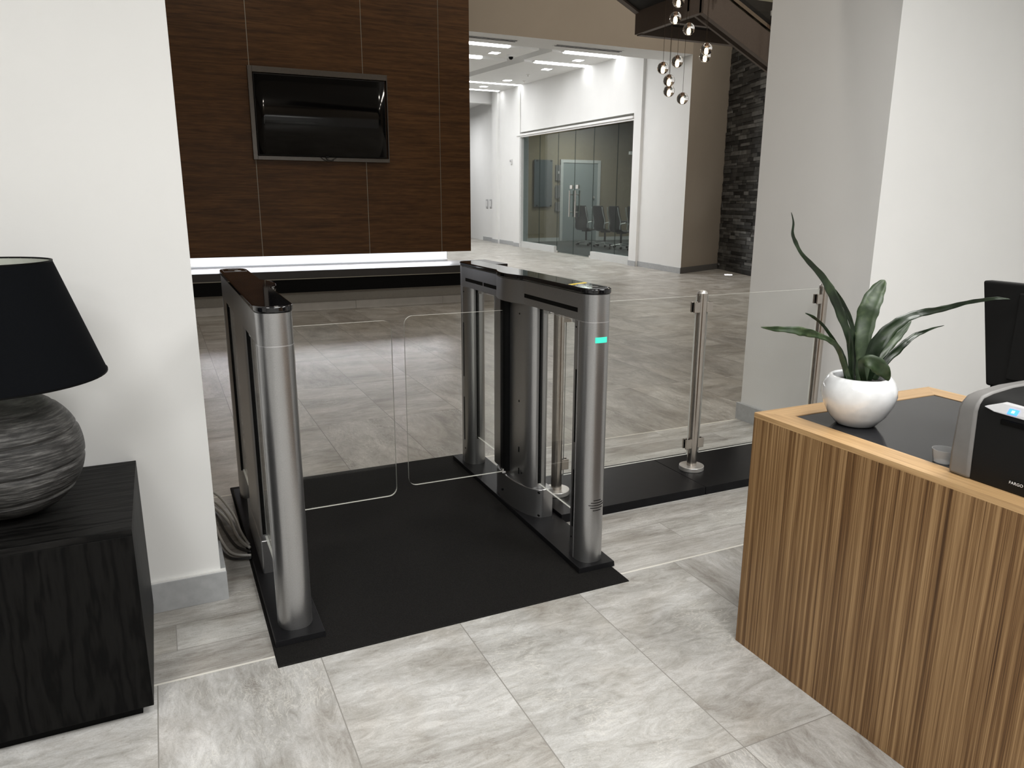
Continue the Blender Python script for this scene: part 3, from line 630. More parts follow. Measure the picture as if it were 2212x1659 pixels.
# plant
PX, PY, PZ = 1.738, 1.425, .7590
PL = thing('potted_plant', 'leafy green plant in a round white pot on the desk corner', 'plant', (PX, PY, PZ))
prof = [(0, 0), (.046, 0), (.054, .004), (.076, .030), (.092, .062), (.099, .088), (.097, .112), (.088, .131), (.079, .140), (.073, .1405), (.072, .134), (.080, .115), (.083, .095), (.083, .09), (0, .09)]
obj('pot', lathe(B(), prof, seg=64), M_pot, PL, smooth='all')
bm = B(); lathe(bm, [(.080, .118), (.05, .124), (0, .126)]); 
for v_ in bm.verts: v_.co.z += random.uniform(-.003, .003)
o = obj('soil', bm, M_soil, PL); 
LV = {
'a': [(1.697, 1.42, 0.879, 0.0095), (1.683, 1.42, 0.97, 0.0145), (1.667, 1.42, 1.015, 0.016), (1.648, 1.43, 1.063, 0.0193), (1.631, 1.44, 1.107, 0.0209), (1.612, 1.45, 1.142, 0.0208), (1.587, 1.46, 1.178, 0.0149), (1.551, 1.47, 1.213, 0.0115), (1.523, 1.475, 1.238, 0.0074), (1.505, 1.48, 1.266, 0.0089), (1.493, 1.48, 1.288, 0.0065), (1.492, 1.48, 1.316, 0.004), (1.482, 1.48, 1.341, 0.0008)],
'b': [(1.727, 1.44, 0.879, 0.0088), (1.739, 1.45, 0.96, 0.0113), (1.731, 1.46, 1.017, 0.0113), (1.713, 1.47, 1.069, 0.0112), (1.691, 1.48, 1.108, 0.0086), (1.663, 1.48, 1.137, 0.0026)],
'c': [(1.738, 1.42, 0.879, 0.0261), (1.746, 1.43, 0.941, 0.0339), (1.749, 1.44, 1.001, 0.039), (1.765, 1.45, 1.051, 0.0486), (1.774, 1.45, 1.09, 0.0485), (1.804, 1.46, 1.122, 0.0392), (1.823, 1.46, 1.147, 0.0218), (1.831, 1.46, 1.156, 0.0026)],
'd': [(1.69, 1.42, 0.879, 0.0146), (1.661, 1.42, 0.942, 0.0153), (1.63, 1.41, 0.979, 0.0142), (1.593, 1.4, 1.011, 0.0082), (1.564, 1.4, 1.04, 0.0073), (1.531, 1.39, 1.062, 0.0064), (1.499, 1.39, 1.082, 0.0064), (1.47, 1.39, 1.094, 0.002)],
'e': [(1.685, 1.41, 0.882, 0.0111), (1.634, 1.4, 0.952, 0.0109), (1.596, 1.39, 0.995, 0.0107), (1.554, 1.38, 1.019, 0.0121), (1.502, 1.37, 1.037, 0.0135), (1.453, 1.36, 1.05, 0.0188), (1.416, 1.36, 1.057, 0.0201), (1.374, 1.36, 1.063, 0.0123), (1.338, 1.36, 1.068, 0.0114), (1.298, 1.36, 1.074, 0.0008)],
'f': [(1.756, 1.42, 0.879, 0.0218), (1.758, 1.41, 0.957, 0.0345), (1.771, 1.4, 1.002, 0.0368), (1.796, 1.39, 1.036, 0.0316), (1.834, 1.38, 1.059, 0.0222), (1.875, 1.37, 1.072, 0.0188), (1.894, 1.340, 1.084, 0.0155), (1.913, 1.310, 1.096, 0.0130), (1.920, 1.273, 1.111, 0.0095), (1.927, 1.237, 1.122, 0.0087), (1.936, 1.208, 1.129, 0.0070), (1.959, 1.188, 1.128, 0.0009)],
'g': [(1.785, 1.45, 0.879, 0.0134), (1.845, 1.46, 0.926, 0.0198), (1.887, 1.47, 0.956, 0.0236), (1.931, 1.48, 0.981, 0.0247), (1.96, 1.48, 1.002, 0.0184), (1.99, 1.48, 1.027, 0.0014)],
'h': [(1.785, 1.42, 0.879, 0.015), (1.812, 1.41, 0.935, 0.0183), (1.84, 1.4, 0.966, 0.0192), (1.86, 1.39, 0.99, 0.0148), (1.895, 1.39, 1.007, 0.0122), (1.918, 1.38, 1.018, 0.0078), (1.955, 1.38, 1.025, 0.004), (1.995, 1.38, 1.029, 0.0009)],
'i': [(1.728, 1.4, 0.879, 0.0129), (1.681, 1.38, 0.939, 0.0143), (1.672, 1.365, 0.956, 0.0249), (1.683, 1.35, 0.956, 0.0347), (1.702, 1.34, 0.943, 0.0373), (1.714, 1.33, 0.927, 0.0265), (1.73, 1.33, 0.905, 0.0017)]}
vd = Vector((.77, .62, -.2)).normalized()
for ki, (k, pts) in enumerate(LV.items()):
    P_ = cr([q[:3] for q in pts], 5); Wd = [q[3] for q in pts]
    bm = B(); rows = []; L_ = len(P_)
    for i, p_ in enumerate(P_):
        t_ = i/5; a = int(min(t_, len(Wd)-1)); f_ = t_-a; wd = Wd[a]*(1-f_)+(Wd[min(a+1, len(Wd)-1)])*f_
        d = (P_[min(i+1, L_-1)]-P_[max(i-1, 0)]).normalized(); side = d.cross(vd).normalized(); nn = side.cross(d).normalized()
        th = (.12 if k in 'cig' else .3)*math.sin(i*.4+ki); side = (side*math.cos(th)+nn*math.sin(th)).normalized(); nn = side.cross(d).normalized()
        wob = 1.02+.06*math.sin(i*1.3+ki*2)
        row = []
        for j in range(5):
            s_ = (j-2)/2; row.append(bm.verts.new(p_-Vector((PX, PY, PZ))+side*s_*wd*.54*wob+nn*(-abs(s_)**1.5*wd*.16+.0006*math.sin(i*.9+s_*3)*min(1, wd/.02))))
        rows.append(row)
    for i in range(L_-1):
        for j in range(4): bm.faces.new((rows[i][j], rows[i][j+1], rows[i+1][j+1], rows[i+1][j]))
    o = obj('leaf', bm, M_leafp if k in 'cegi' else M_leaf, PL, smooth='all'); md = o.modifiers.new('thick', 'SOLIDIFY'); md.thickness = .0012; md.offset = 0

# cup / clear tray
bm = B(); lathe(bm, [(0, .0), (.021, 0), (.027, .033), (.0255, .033), (.0195, .0015), (0, .0015)], seg=32)
o = obj('plastic_cup', bm, G_cup, smooth=True, loc=(1.668, 1.108, .7587)); tag(o, 'small clear plastic cup on the desk beside the card printer', 'cup')

# card printer
PR = thing('card_printer', 'black and gray card printer with blue button on the desk', 'printer', (1.76, .84, .760))
def sideprof(g_=0):   # x (front -) , z
    return [(-.150-g_, .0), (-.153-g_, .05), (-.158-g_, .160), (-.154-g_, .176), (-.140, .192+g_), (-.11, .199+g_), (-.04, .206+g_), (.06, .207+g_), (.13, .198+g_), (.165+g_, .17), (.18+g_, .0)]
bm = B(); hexa(bm, [(x, .165, z) for x, z in sideprof(-.003)], [(x, -.30, z) for x, z in sideprof(-.003)]); obj('body', bm, M_plastic, PR, bevel=.004, smooth=True)
bm = B()
lo = [(x, .163, z) for x, z in sideprof(.001)]; hi = []
for (x, z) in sideprof(.001): hi.append((x*.985, .216-.012*(z/.2)**3, z*.975))
hexa(bm, lo, hi); obj('gray_end_cap', bm, M_plastg, PR, bevel=.008, seg=3, smooth=True)
bm = B(); hexa(bm, [(-.1595, .150, .176), (-.1625, .125, .170), (-.1625, -.20, .160), (-.150, -.20, .186), (-.146, .118, .190)], [(-.135, .150, .178), (-.135, .125, .174), (-.135, -.20, .164), (-.125, -.20, .187), (-.125, .118, .191)])
obj('control_panel', bm, M_plastl, PR, bevel=.002)
def onp(y, t, off=0): return (-.1625+.0145*t-off, y, .167+.019*t+off*.6)
def panel_button(name, y0_, y1_, t0, t1, off, m_, par):
    return obj(name, hexa(B(), [onp(y0_, t0, off), onp(y1_, t0, off), onp(y1_, t1, off), onp(y0_, t1, off)], [onp(y0_, t0, -.004), onp(y1_, t0, -.004), onp(y1_, t1, -.004), onp(y0_, t1, -.004)]), m_, par)
bt = panel_button('power_button', .098, .078, .25, .8, .0025, E_blue, PR); bt['label'] = 'glowing blue button'
panel_button('button_core', .091, .085, .4, .65, .003, E_bluec, bt)
panel_button('second_button', .062, .040, .25, .8, .002, M_plastl, PR)
bm = B(); box(bm, -.1575, -.149, -.22, .112, .145, .158); obj('card_slot', bm, M_black, PR, bevel=.003)
def text(s, size, name, m_, parent, M_):
    cu = bpy.data.curves.new(name, 'FONT'); cu.body = s; cu.size = size; cu.extrude = .0002; cu.space_character = 1.05
    tmp = bpy.data.objects.new(name, cu); COL.objects.link(tmp); dg = bpy.context.evaluated_depsgraph_get()
    me = bpy.data.meshes.new_from_object(tmp.evaluated_get(dg)); bpy.data.objects.remove(tmp); me.materials.clear(); me.materials.append(m_)
    o = bpy.data.objects.new(name, me); COL.objects.link(o); o.parent = parent; o.matrix_local = M_; return o
MT = Matrix(((0, 0, -1, -.1515), (-1, 0, 0, .076), (0, 1, 0, .022), (0, 0, 0, 1)))
text('FARGO', .0088, 'brand_lettering', M_text, PR, MT)
bm = B(); rod(bm, (-.1535, .038, .0255), (-.150, .038, .0255), .004, seg=20); obj('round_emblem', bm, M_text, PR)

# monitor
MN = thing('desk_monitor', 'black desk monitor standing behind the card printer', 'monitor', (2.04, 1.02, .7595), 0)
bm = B(); hexa(bm, [(-.02, -.32, .122), (.015, -.32, .122), (.015, .235, .122), (-.02, .235, .122)], [(-.02, -.32, .403), (.015, -.32, .403), (.015, .285, .403), (-.02, .285, .403)]); obj('housing', bm, M_plastic, MN, bevel=.006, seg=3)
bm = B(); box(bm, .013, .018, -.30, .20, .150, .390); obj('screen', bm, M_tv, MN)
bm = B(); box(bm, -.028, -.02, -.26, .18, .15, .38); obj('rear_cover', bm, M_plastic, MN, bevel=.004)
bm = B(); prism(bm, [(-.015, -.12), (.03, -.12), (.03, .225), (-.015, .225)], .010, .20); box(bm, -.07, .06, -.12, .235, 0, .012); obj('stand', bm, M_black, MN, bevel=.003)

# ------------------------------------------------------------------ lamp and cabinet
SC = thing('side_cabinet', 'black stained oak cube cabinet standing by the left wall', 'cabinet', (-.42, 2.29, 0))
bx0, bx1, by0, by1 = -.30, .290, -.285, .283
bm = B(); box(bm, bx0, bx1, by0, by1, .035, .534); obj('body', bm, M_bwood, SC, bevel=.0015)
bm = B(); box(bm, bx0, bx1, by0, by1, .534, .552); obj('top_board', bm, M_bwoodt, SC, bevel=.0012)
bm = B(); box(bm, bx0+.03, bx1-.03, by0+.03, by1-.03, 0, .035); obj('recessed_plinth', bm, M_black, SC)
LP = thing('table_lamp', 'table lamp with black cone shade and round carved base', 'lamp', (-.410, 2.25, .552))
prof = []
R_ = .178; H_ = .16; zc = .162
for i in range(-26, 27):
    a = i/26*1.42; r = R_*math.cos(a)**.85; z = zc+H_*math.sin(a)/math.sin(1.42); prof.append((r*(1-.05*((i+2) % 9 == 0)), z))
prof = [(0, prof[0][1])]+prof+[(0, prof[-1][1])]
bm = B(); lathe(bm, prof, seg=96)
for v_ in bm.verts: v_.co.z += .006*math.sin(math.atan2(v_.co.y, v_.co.x)+.5)*min(1, (v_.co.z)/.05) if v_.co.z > .02 else 0
obj('carved_base', bm, M_carve, LP, smooth=True)
bm = B(); cyl(bm, 0, 0, .31, .50, .012); obj('stem', bm, M_black, LP, smooth=True)
bm = B(); lathe(bm, [(.255, .368), (.162, .663)], seg=96); sh = obj('lamp_shade', bm, M_shade, LP, smooth='all')
bm = B(); lathe(bm, [(.252, .369), (.1595, .662)], seg=96); obj('shade_lining', bm, M_shadein, sh, smooth='all')
bm = B(); 
for k in range(3): rod(bm, (0, 0, .640), (.160*math.cos(k*2.094), .160*math.sin(k*2.094), .650), .0018, seg=6)
cyl(bm, 0, 0, .50, .645, .006); obj('shade_spider', bm, M_steell, sh)
bm = B(); lathe(bm, [(.1595, .661), (.163, .661), (.163, .665), (.1595, .665)], seg=64, closed=True); lathe(bm, [(.252, .366), (.2565, .366), (.2565, .370), (.252, .370)], seg=64, closed=True); pieces('shade_trim', bm, M_black, sh)

# ------------------------------------------------------------------ pendants
GL = [(4.172, 5.639, 2.994), (4.173, 5.672, 2.872), (4.277, 5.617, 2.784), (4.418, 5.545, 2.626), (4.550, 5.724, 2.605), (4.238, 5.703, 2.537), (4.146, 5.779, 2.489), (4.201, 5.758, 2.388), (4.296, 5.880, 2.321), (4.312, 5.7, 2.239)]
GLB = ['glass globe pendant cut by the top edge of the photo', 'glass globe pendant just below the topmost globe, to its left', 'glass globe pendant in front of the dark stair opening', 'upper globe of the touching pair on the right side of the cluster',
       'lower globe of the touching pair on the right side of the cluster', 'glass globe pendant at the middle of the cluster, over the white room', 'leftmost glass globe pendant of the cluster', 'upper globe of the stacked pair at lower left of the cluster', 'lower globe of the stacked pair at lower left of the cluster', 'lowest glass globe pendant of the cluster']
def make_globe():
    t = thing('globe_pendant', '', 'pendant light', (0, 0, 0), 0, 'cluster of glass globe pendants')
    bm = B(); bmesh.ops.create_uvsphere(bm, u_segments=32, v_segments=20, radius=.050); obj('glass_globe', bm, G_globe, t, smooth='all')
    bm = B(); lathe(bm, [(0, -.040), (.010, -.036), (.015, -.022), (.013, .0), (.008, .008), (0, .010)], seg=24); obj('bulb', bm, E_bulb, t, smooth='all')
    bm = B(); cyl(bm, 0, 0, .018, .049, .014, seg=20); obj('socket', bm, M_bronze, t, smooth=True)
    return t
g0 = make_globe()
for i, (q, lb) in enumerate(zip(GL, GLB)):
    o = g0 if i == 0 else copy_tree(g0)
    o.location = q; o['label'] = lb
    bm = B(); rod(bm, (0, 0, .05), (0, 0, 6.42-q[2]), .0017, seg=6); obj('cord', bm, M_brass, o)
bm = B(); cyl(bm, 4.27, 5.69, 6.42, 6.5, .35, seg=48); tag(obj('ceiling_canopy', bm, M_steell), 'round ceiling plate from which the globe pendants hang', 'ceiling plate')

# ------------------------------------------------------------------ staircase
ST = thing('staircase', 'dark steel staircase with glass balustrade, upper right', 'staircase', (5, 6.35, 0))
def rel(p_): return (p_[0]-5, p_[1]-6.35, p_[2])
bm = B(); box(bm, -.03, .03, 0, 1.13, 3.13, 3.37); obj('landing_beam', bm, M_dark, ST)
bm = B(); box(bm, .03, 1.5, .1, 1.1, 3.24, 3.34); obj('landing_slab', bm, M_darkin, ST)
bm = B(); box(bm, .0, 1.6, 1.05, 1.13, 3.12, 3.34); box(bm, .03, 1.5, .5, .56, 3.14, 3.24); pieces('cross_beam', bm, M_dark, ST)
bm = B(); hexa(bm, [(-.03, -.03, 3.12), (-.03, -.03, 3.38), (.24-.02, -.03, 3.40), (.26, -.03, 3.27), (.84, -.03, 3.02), (2.2, -.03, 2.41), (2.2, -.03, 2.11), (.86, -.03, 2.72)], [(-.03, .03, 3.12), (-.03, .03, 3.38), (.22, .03, 3.40), (.26, .03, 3.27), (.84, .03, 3.02), (2.2, .03, 2.41), (2.2, .03, 2.11), (.86, .03, 2.72)])
bm.free(); bm = B()
lo = [(-.03, 3.12), (2.6, 1.92), (2.6, 2.22), (.26, 3.27), (.02, 3.40), (-.03, 3.40)]
hexa(bm, [(x, -.03, z) for x, z in lo], [(x, .03, z) for x, z in lo]); obj('lower_stringer', bm, M_dark, ST)
bm = B(); hexa(bm, [(x, .19, z+.06) for x, z in lo], [(x, .22, z+.06) for x, z in lo]); obj('rear_stringer', bm, M_dark, ST)
bm = B()
for i in range(13):
    x = .26+i*.19; z = 3.20-i*.087*1.0
    box(bm, x, x+.21, .03, .19, z-.0, z+.03)
pieces('tread', bm, M_tread, ST)
bm = B()
lo = [(.05, 3.30), (-2.95, 4.74), (-2.95, 4.84), (.05, 3.40)]
hexa(bm, [(x, 1.06, z) for x, z in lo], [(x, 1.14, z) for x, z in lo]); pieces('upper_stringer', bm, M_dark, ST)
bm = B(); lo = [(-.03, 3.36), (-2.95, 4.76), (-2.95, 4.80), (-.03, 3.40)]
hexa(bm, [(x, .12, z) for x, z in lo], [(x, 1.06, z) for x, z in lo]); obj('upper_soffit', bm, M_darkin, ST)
bm = B()
for i in range(7): box(bm, .36, 1.5, .55, .58, 3.20+i*.13, 3.325+i*.13)
pieces('slatted_riser', bm, M_tread, ST)
bm = B(); hexa(bm, [(.12, -.050, 3.45-.02), (2.4, -.050, 2.41), (2.4, -.050, 3.35), (.12, -.050, 4.35)], [(.12, -.040, 3.45-.02), (2.4, -.040, 2.41), (2.4, -.040, 3.35), (.12, -.040, 4.35)]); obj('balustrade_glass', bm, G_clear, ST)
bm = B(); hexa(bm, [(.20, -.036, 3.32), (2.4, -.036, 2.335), (2.4, -.036, 2.36), (.20, -.036, 3.36)], [(.20, .036, 3.32), (2.4, .036, 2.335), (2.4, .036, 2.36), (.20, .036, 3.36)]); obj('glass_channel', bm, M_steel, ST)
bm = B(); rod(bm, (.085, -.10, 3.285), (.085, -.10, 3.9), .014); rod(bm, (.11, -.10, 3.33), (.15, -.04, 3.35), .012); rod(bm, (.14, -.045, 3.30), (.14, -.045, 3.42), .018); obj('handrail_post', bm, M_bronze, ST, smooth=True)
bm = B(); rod(bm, (.836, -.07, 2.80), (.836, -.07, 4.2), .007); rod(bm, (.812, -.07, 2.80), (.812, -.07, 4.2), .005); pieces('copper_edge_rail', bm, M_bronze, ST, smooth=True)
bm = B(); box(bm, .80, .85, -.065, -.035, 3.17, 3.22); obj('glass_fixing', bm, M_white, ST, bevel=.008)

# ------------------------------------------------------------------ stone wall
sd = Vector((10.023-10.466, 10.875-12.372, 0)).normalized(); sn = Vector((sd.y, -sd.x, 0))
if sn.x > 0: sn = -sn
bm = B(); base_ = Vector((10.478, 12.42, 0)); hexa(bm, [base_, base_+sd*4.2, base_+sd*4.2-sn*.2, base_-sn*.2], [v_+Vector((0, 0, 6.5)) for v_ in (base_, base_+sd*4.2, base_+sd*4.2-sn*.2, base_-sn*.2)])
z = 0
while z < 4.6:
    h = random.choice((.045, .055, .07, .08)); s_ = -.0
    while s_ < 4.2:
        L_ = random.uniform(.15, .5); e = min(s_+L_, 4.2); pr = random.uniform(.008, .04)
        a, c = base_+sd*(s_+.002), base_+sd*(e-.002); bk = -sn*.02
        q = [a+sn*pr, c+sn*pr, c+bk, a+bk]
        hexa(bm, [v_+Vector((0, 0, z+.002)) for v_ in q], [v_+Vector((0, 0, z+h-.002)) for v_ in q]); s_ = e
    z += h
struct('wall_stone', bm, M_stone)
UL = thing('floor_uplight', 'small round uplight set in the floor before the dark stone wall', 'floor light', (9.74, 11.17, 0))
bm = B(); cyl(bm, 0, 0, 0, .006, .10, seg=32); obj('bezel', bm, M_steell, UL, smooth=True)
bm = B(); cyl(bm, 0, 0, .006, .009, .07, seg=32); obj('lens', bm, E_strip, UL, smooth=True)

# ------------------------------------------------------------------ gallery ceiling fittings
def strip_light(x0_, x1_, y, label):
    t = thing('linear_ceiling_light', label, 'ceiling light', ((x0_+x1_)/2, y, cz(y)), 0, 'linear lights of the white room ceiling')
    hw = (x1_-x0_)/2
    bm = B(); box(bm, -hw, hw, -.10, .02, .0, .10); obj('housing', bm, M_ceil, t)
    bm = B(); box(bm, -hw+.02, hw-.02, -.112, -.0, -.018, .05); obj('diffuser', bm, E_strip, t, bevel=.01)
strip_light(7.95, 9.5, 14.62, 'glowing linear ceiling light nearest the portal, right one of the front row')
strip_light(4.6, 6.75, 14.62, 'glowing linear ceiling light of the front row, cut by the wood wall')
strip_light(8.07, 9.56, 16.2, 'glowing linear ceiling light of the second row, right one')
strip_light(5.0, 6.85, 16.3, 'short visible linear ceiling light of the second row beside the wood wall')
strip_light(6.5, 9.83, 20.5, 'long linear ceiling light in the third row from the portal')
strip_light(6.5, 9.95, 22.3, 'farthest linear ceiling light before the end wall')
dl = [(6.777, 15.405, 'square downlight beside the dome camera'), (8.778, 15.391, 'square downlight between the two nearest linear lights on the right'), (8.859, 17.045, 'square downlight just behind the second linear light'), (9.0, 19.6, 'square downlight just before the third linear light row'), (9.05, 21.35, 'farthest of the square downlights in the white room')]
for i, (x, y, lb) in enumerate(dl):
    if i == 0:
        d0 = thing('square_downlight', lb, 'downlight', (x, y, cz(y)), 0, 'square recessed downlights')
        bm = B(); box(bm, -.12, .12, -.12, -.10, -.008, .0); box(bm, -.12, .12, .10, .12, -.008, .0); box(bm, -.12, -.10, -.10, .10, -.008, .0); box(bm, .10, .12, -.10, .10, -.008, .0); obj('trim', bm, M_ceil, d0)
        bm = B(); box(bm, -.10, .10, -.10, .10, -.006, -.001); obj('lens', bm, E_down, d0)
    else:
        o = copy_tree(d0); o.location = (x, y, cz(y)); o['label'] = lb
for (xa, xb, lb) in ((3.6, 5.71, 'slotted air diffuser in the portal soffit, cut by the wood wall'), (6.45, 7.75, 'slotted air diffuser in the portal soffit above the glass room')):
    t = thing('slot_diffuser', lb, 'air diffuser', ((xa+xb)/2, 12.09, 3.92), 0, 'slot diffusers in the portal soffit'); hw = (xb-xa)/2
    bm = B(); box(bm, -hw-.02, hw+.02, -.09, .09, -.006, 0); obj('frame', bm, M_ceil, t)
    bm = B(); box(bm, -hw, hw, -.055, -.02, -.010, -.006); box(bm, -hw, hw, .02, .055, -.010, -.006); pieces('slot', bm, M_black, t)
DC = thing('dome_camera', 'small white dome security camera on the ceiling raft', 'security camera', (7.2, 15.5, cz(15.5)))
bm = B(); cyl(bm, 0, 0, -.04, 0, .09, seg=24); obj('mount', bm, M_ceil, DC, smooth=True)
bm = B(); lathe(bm, [(.05, -.04), (.045, -.07), (.025, -.09), (0, -.095)], seg=24); bmesh.ops.holes_fill(bm, edges=bm.edges); obj('dome', bm, M_black, DC, smooth=True)
for (x, y, lb) in ((8.93, 18.2, 'small ceiling sprinkler nearer the portal'), (9.45, 19.5, 'small ceiling sprinkler beside the third row light')):
    o = obj('sprinkler', lathe(B(), [(0, 0), (.05, 0), (.05, -.008), (.015, -.012), (.012, -.05), (.035, -.055), (0, -.06)], seg=20), M_steell, loc=(x, y, cz(y))); tag(o, lb, 'sprinkler', 'ceiling sprinklers')
# wall bits
p = wp(9.67, -.055, 2.5); SB = thing('wall_strobe', 'small white alarm strobe on the far white wall', 'alarm', p, math.atan2(U.y, U.x)-PI/2)
bm = B(); box(bm, -.03, 0, -.06, .06, -.09, .06); obj('housing', bm, M_white, SB, bevel=.005)
bm = B(); box(bm, -.05, -.03, -.035, .035, -.02, .04); obj('lens', bm, M_plastl, SB, bevel=.005)
for k, (u, lb) in enumerate(((11.87, 'left switch plate at the corridor mouth, beyond the strobe'), (12.25, 'right switch plate at the corridor mouth, beyond the strobe'))):
    t = thing('switch_plate', lb, 'light switch', wp(u, -.125, 1.24), math.atan2(U.y, U.x)-PI/2, 'switch plates at the corridor mouth')
    bm = B(); box(bm, -.015, 0, -.10, .10, -.14, .14); obj('plate', bm, M_plastl, t, bevel=.003)
    bm = B(); box(bm, -.022, -.015, -.05, .05, -.09, .09); obj('rocker', bm, M_white, t)

# ------------------------------------------------------------------ glass front of meeting room
def zg(u): return 2.98+.0205*(u-2.03)
def pane(nm, u0, u1, z0, n_=-.08, parent=None):
    bm = B(); wbox(bm, u0+.005, u1-.005, n_-.006, n_+.006, z0, zg(u0), zg(u1)); o = obj(nm, bm, [G_tint, M_edgeg], parent)
    for f_ in o.data.polygons:
        if abs(f_.normal.dot(N)) < .5: f_.material_index = 1
    return o
for k, (a, c) in enumerate(((2.05, 2.89), (2.89, 4.08), (6.18, 7.45), (7.45, 8.74))):
    o = pane('window_%d' % (k+1), a, c, .17); o['kind'] = 'structure'
bm = B(); wbox(bm, 2.03, 4.02, -.14, -.02, .0, .17); wbox(bm, 6.22, 8.75, -.14, -.02, 0, .17); struct('trim_8', bm, M_frame)
bm = B(); wbox(bm, 8.70, 8.75, -.2, .0, .0, 3.1); struct('trim_9', bm, M_frame)
for k, (a, c, hu, hs) in enumerate(((4.08, 5.13, 4.95, 1), (5.13, 6.18, 5.30, -1))):
    d = pane('door_%d' % (k+1), a, c, .015); d['kind'] = 'structure'
    bm = B()
    for sgn in (-1, 1):
        n_ = -.08+sgn*.055
        rod(bm, wp(hu, n_, .95), wp(hu, n_, 1.60), .018)
        for z in (1.07, 1.5): rod(bm, wp(hu, -.08, z), wp(hu, n_, z), .012)
    obj('pull_handle', bm, M_steell, d, smooth=True)
    bm = B(); wbox(bm, hu-.07, hu+.07, -.10, -.06, 1.64, 1.73); obj('lock', bm, M_steell, d)
    e = a if k == 0 else c
    bm = B(); wbox(bm, min(e, e+(.09 if k == 0 else -.09)), max(e, e+(.09 if k == 0 else -.09)), -.10, -.06, .005, .06); obj('floor_hinge', bm, M_steell, d)
# meeting room
bm = B(); hexa(bm, [wp(1, -.3, 0), wp(1, -7, 0), (17, 22.9, 0), wp(11.1, -.25, 0)], [wp(1, -.3, .006), wp(1, -7, .006), (17, 22.9, .006), wp(11.1, -.25, .006)]); struct('floor_meeting_room', bm, M_carpet)
bm = B(); box(bm, 10.25, 17.4, 22.9, 23.1, 0, 4.2); struct('wall_meeting_rear', bm, M_tan)
bm = B(); box(bm, 17.2, 17.4, 13, 23, 0, 4.2); struct('wall_meeting_right', bm, M_tan)
bm = B(); box(bm, 11.2, 17.4, 12.95, 13.15, 0, 4.2); struct('wall_meeting_front', bm, M_tan)
bm = B(); hexa(bm, [wp(1.2, -.25, 4.0), (17.4, 13.0, 4.0), (17.4, 23.1, 4.0), wp(11.2, -.25, 4.0)], [wp(1.2, -.25, 4.2), (17.4, 13.0, 4.2), (17.4, 23.1, 4.2), wp(11.2, -.25, 4.2)]); struct('ceiling_meeting_room', bm, M_ceil)
bm = B(); box(bm, 10.25, 17.4, 22.87, 22.9, 0, .12); struct('baseboard_meeting', bm, M_frame)

bm = B(); box(bm, 12.55, 13.90, 22.85, 22.89, .02, 2.58); d3 = struct('door_3', bm, M_door)
bm = B(); box(bm, 12.45, 12.55, 22.82, 22.9, 0, 2.68); box(bm, 13.9, 14.0, 22.82, 22.9, 0, 2.68); box(bm, 12.55, 13.9, 22.82, 22.9, 2.58, 2.68); obj('door_frame', bm, M_frame, d3)
bm = B(); rod(bm, (13.75, 22.8, 1.45), (13.75, 22.86, 1.45), .04); obj('door_knob', bm, M_steell, d3)
WB = thing('glass_board', 'gray glass writing board on the meeting room rear wall', 'writing board', (11.95, 22.86, 1.15))
bm = B(); box(bm, -.48, .19, -.03, 0, 0, 1.5); obj('board', bm, M_board, WB)
for (x, z) in ((-.38, .03), (.14, .03), (-.38, 1.47), (.14, 1.47)): bm = B(); rod(bm, (x, -.045, z), (x, 0, z), .025); pieces('standoff', bm, M_black, WB)
PN = thing('control_panel', 'tall pale wall control panel between the board and the inner door', 'control panel', (12.37, 22.87, 1.0))
for z0_, z1_ in ((1.0, 1.5), (.42, .85), (.0, .3)): bm = B(); box(bm, -.09, .09, -.03, 0, z0_, z1_); pp = obj('module', bm, M_plastg, PN, bevel=.004)
bm = B(); box(bm, -.03, .03, -.035, -.03, 1.22, 1.30); obj('indicator', bm, M_white, PN)
PD = thing('pendant_bar_light', 'unlit white linear pendant hanging in the meeting room', 'pendant light', (15.6, 22.0, 2.85))
bm = B(); box(bm, -1.0, 1.0, -.05, .05, 0, .10); obj('bar', bm, M_white, PD, bevel=.005)
bm = B()
for x in (-.85, .85): rod(bm, (x, 0, .1), (x, 0, 1.15), .008)
pieces('suspension_rod', bm, M_steell, PD)
# table
MTB = thing('meeting_table', 'dark meeting table behind the swivel chairs in the glass room', 'table', (13.6, 18.2, 0))
bm = B(); box(bm, -.6, .6, -2.3, 2.3, .70, .745); obj('table_top', bm, M_chair, MTB, bevel=.01)
for y in (-1.5, 0, 1.5): bm = B(); box(bm, -.15, .15, -.3, .3, 0, .70); obj('pedestal', bm, M_chair, MTB)
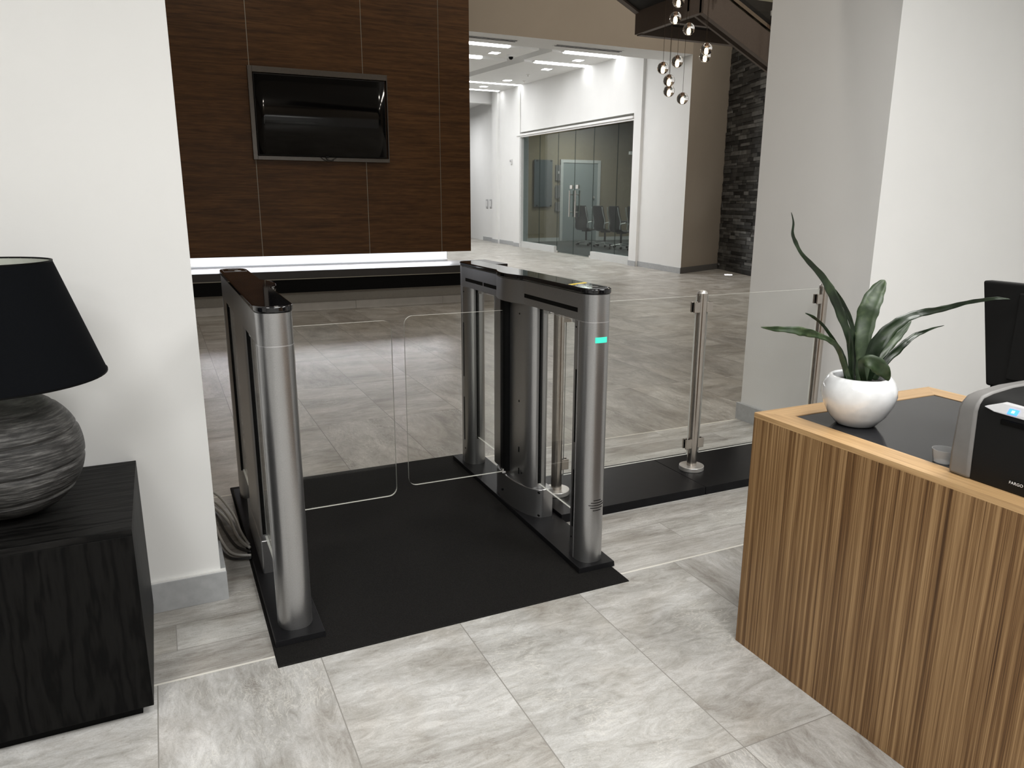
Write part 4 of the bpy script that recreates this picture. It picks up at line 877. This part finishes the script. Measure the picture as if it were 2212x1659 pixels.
# chairs: backs towards the glass (facing +x)
def make_chair():
    t = thing('swivel_chair', '', 'chair', (0, 0, 0), 0, 'swivel chairs at the meeting table')
    bm = B(); prof = [(-.30, 1.13), (-.27, .95), (-.215, .72), (-.22, .58), (-.20, .50), (-.12, .455), (.0, .45), (.22, .47), (.25, .45)]
    k = len(prof); hw = [.20, .225, .235, .235, .24, .245, .25, .25, .24]; rows = []
    pr = cr([(a, 0, c) for a, c in prof], 4)
    hs = [hw[min(int(i/4), 8)]*(1-(i/4 % 1))+hw[min(int(i/4)+1, 8)]*(i/4 % 1) for i in range(len(pr))]
    for q, h in zip(pr, hs): rows.append([bm.verts.new((q[0]+.02*abs(s_)**2, s_*h, q[2])) for s_ in (-1, -.5, 0, .5, 1)])
    for i in range(len(rows)-1):
        for j in range(4): bm.faces.new((rows[i][j], rows[i][j+1], rows[i+1][j+1], rows[i+1][j]))
    o = obj('seat_shell', bm, M_chair, t, smooth='all'); md = o.modifiers.new('t', 'SOLIDIFY'); md.thickness = .03; md.offset = 0
    for s_ in (-1, 1):
        bm = B(); tube(bm, cr([(-.325, s_*.225, 1.10), (-.29, s_*.235, .92), (-.23, s_*.245, .73), (-.245, s_*.245, .58), (-.235, s_*.245, .52)]), .013); obj('side_rail', bm, M_chrome, t, smooth='all')
        bm = B(); tube(bm, cr([(-.24, s_*.25, .66), (-.10, s_*.29, .69), (.10, s_*.29, .68), (.13, s_*.28, .60), (.05, s_*.2, .46)]), .014); a = obj('armrest', bm, M_chrome, t, smooth='all')
        bm = B(); box(bm, -.1, .12, s_*.29-.025, s_*.29+.025, .695, .72); obj('arm_pad', bm, M_chair, a, bevel=.008)
    bm = B(); cyl(bm, 0, 0, .1, .44, .028); box(bm, -.1, .12, -.08, .08, .40, .445); obj('gas_column', bm, M_chair, t)
    bm = B()
    for k_ in range(5):
        a = 2*PI*k_/5+.3; rod(bm, (0, 0, .125), (.30*math.cos(a), .30*math.sin(a), .085), .022, r2=.012)
    cyl(bm, 0, 0, .09, .15, .035); st = obj('star_base', bm, M_chrome, t)
    for k_ in range(5):
        a = 2*PI*k_/5+.3; bm = B(); x, y = .30*math.cos(a), .30*math.sin(a); rod(bm, (x-.02, y, .035), (x+.02, y, .035), .030, seg=16); obj('caster', bm, M_black, t)
    return t
c0 = make_chair()
CH = [((12.0, 20.3), .25, 'gray-looking swivel chair beside the door handles, leftmost of the row'), ((12.15, 19.45), .05, 'swivel chair behind the joint of glass door and fixed pane'), ((12.1, 18.5), 0.0, 'swivel chair in the middle of the right fixed pane'), ((12.1, 17.55), -.05, 'swivel chair at the right edge of the glass front'), ]
for i, ((x, y), a, lb) in enumerate(CH):
    o = c0 if i == 0 else copy_tree(c0); o.location = (x, y, .006); o.rotation_euler.z = a+.08; o['label'] = lb; o.scale = (1.06,)*3
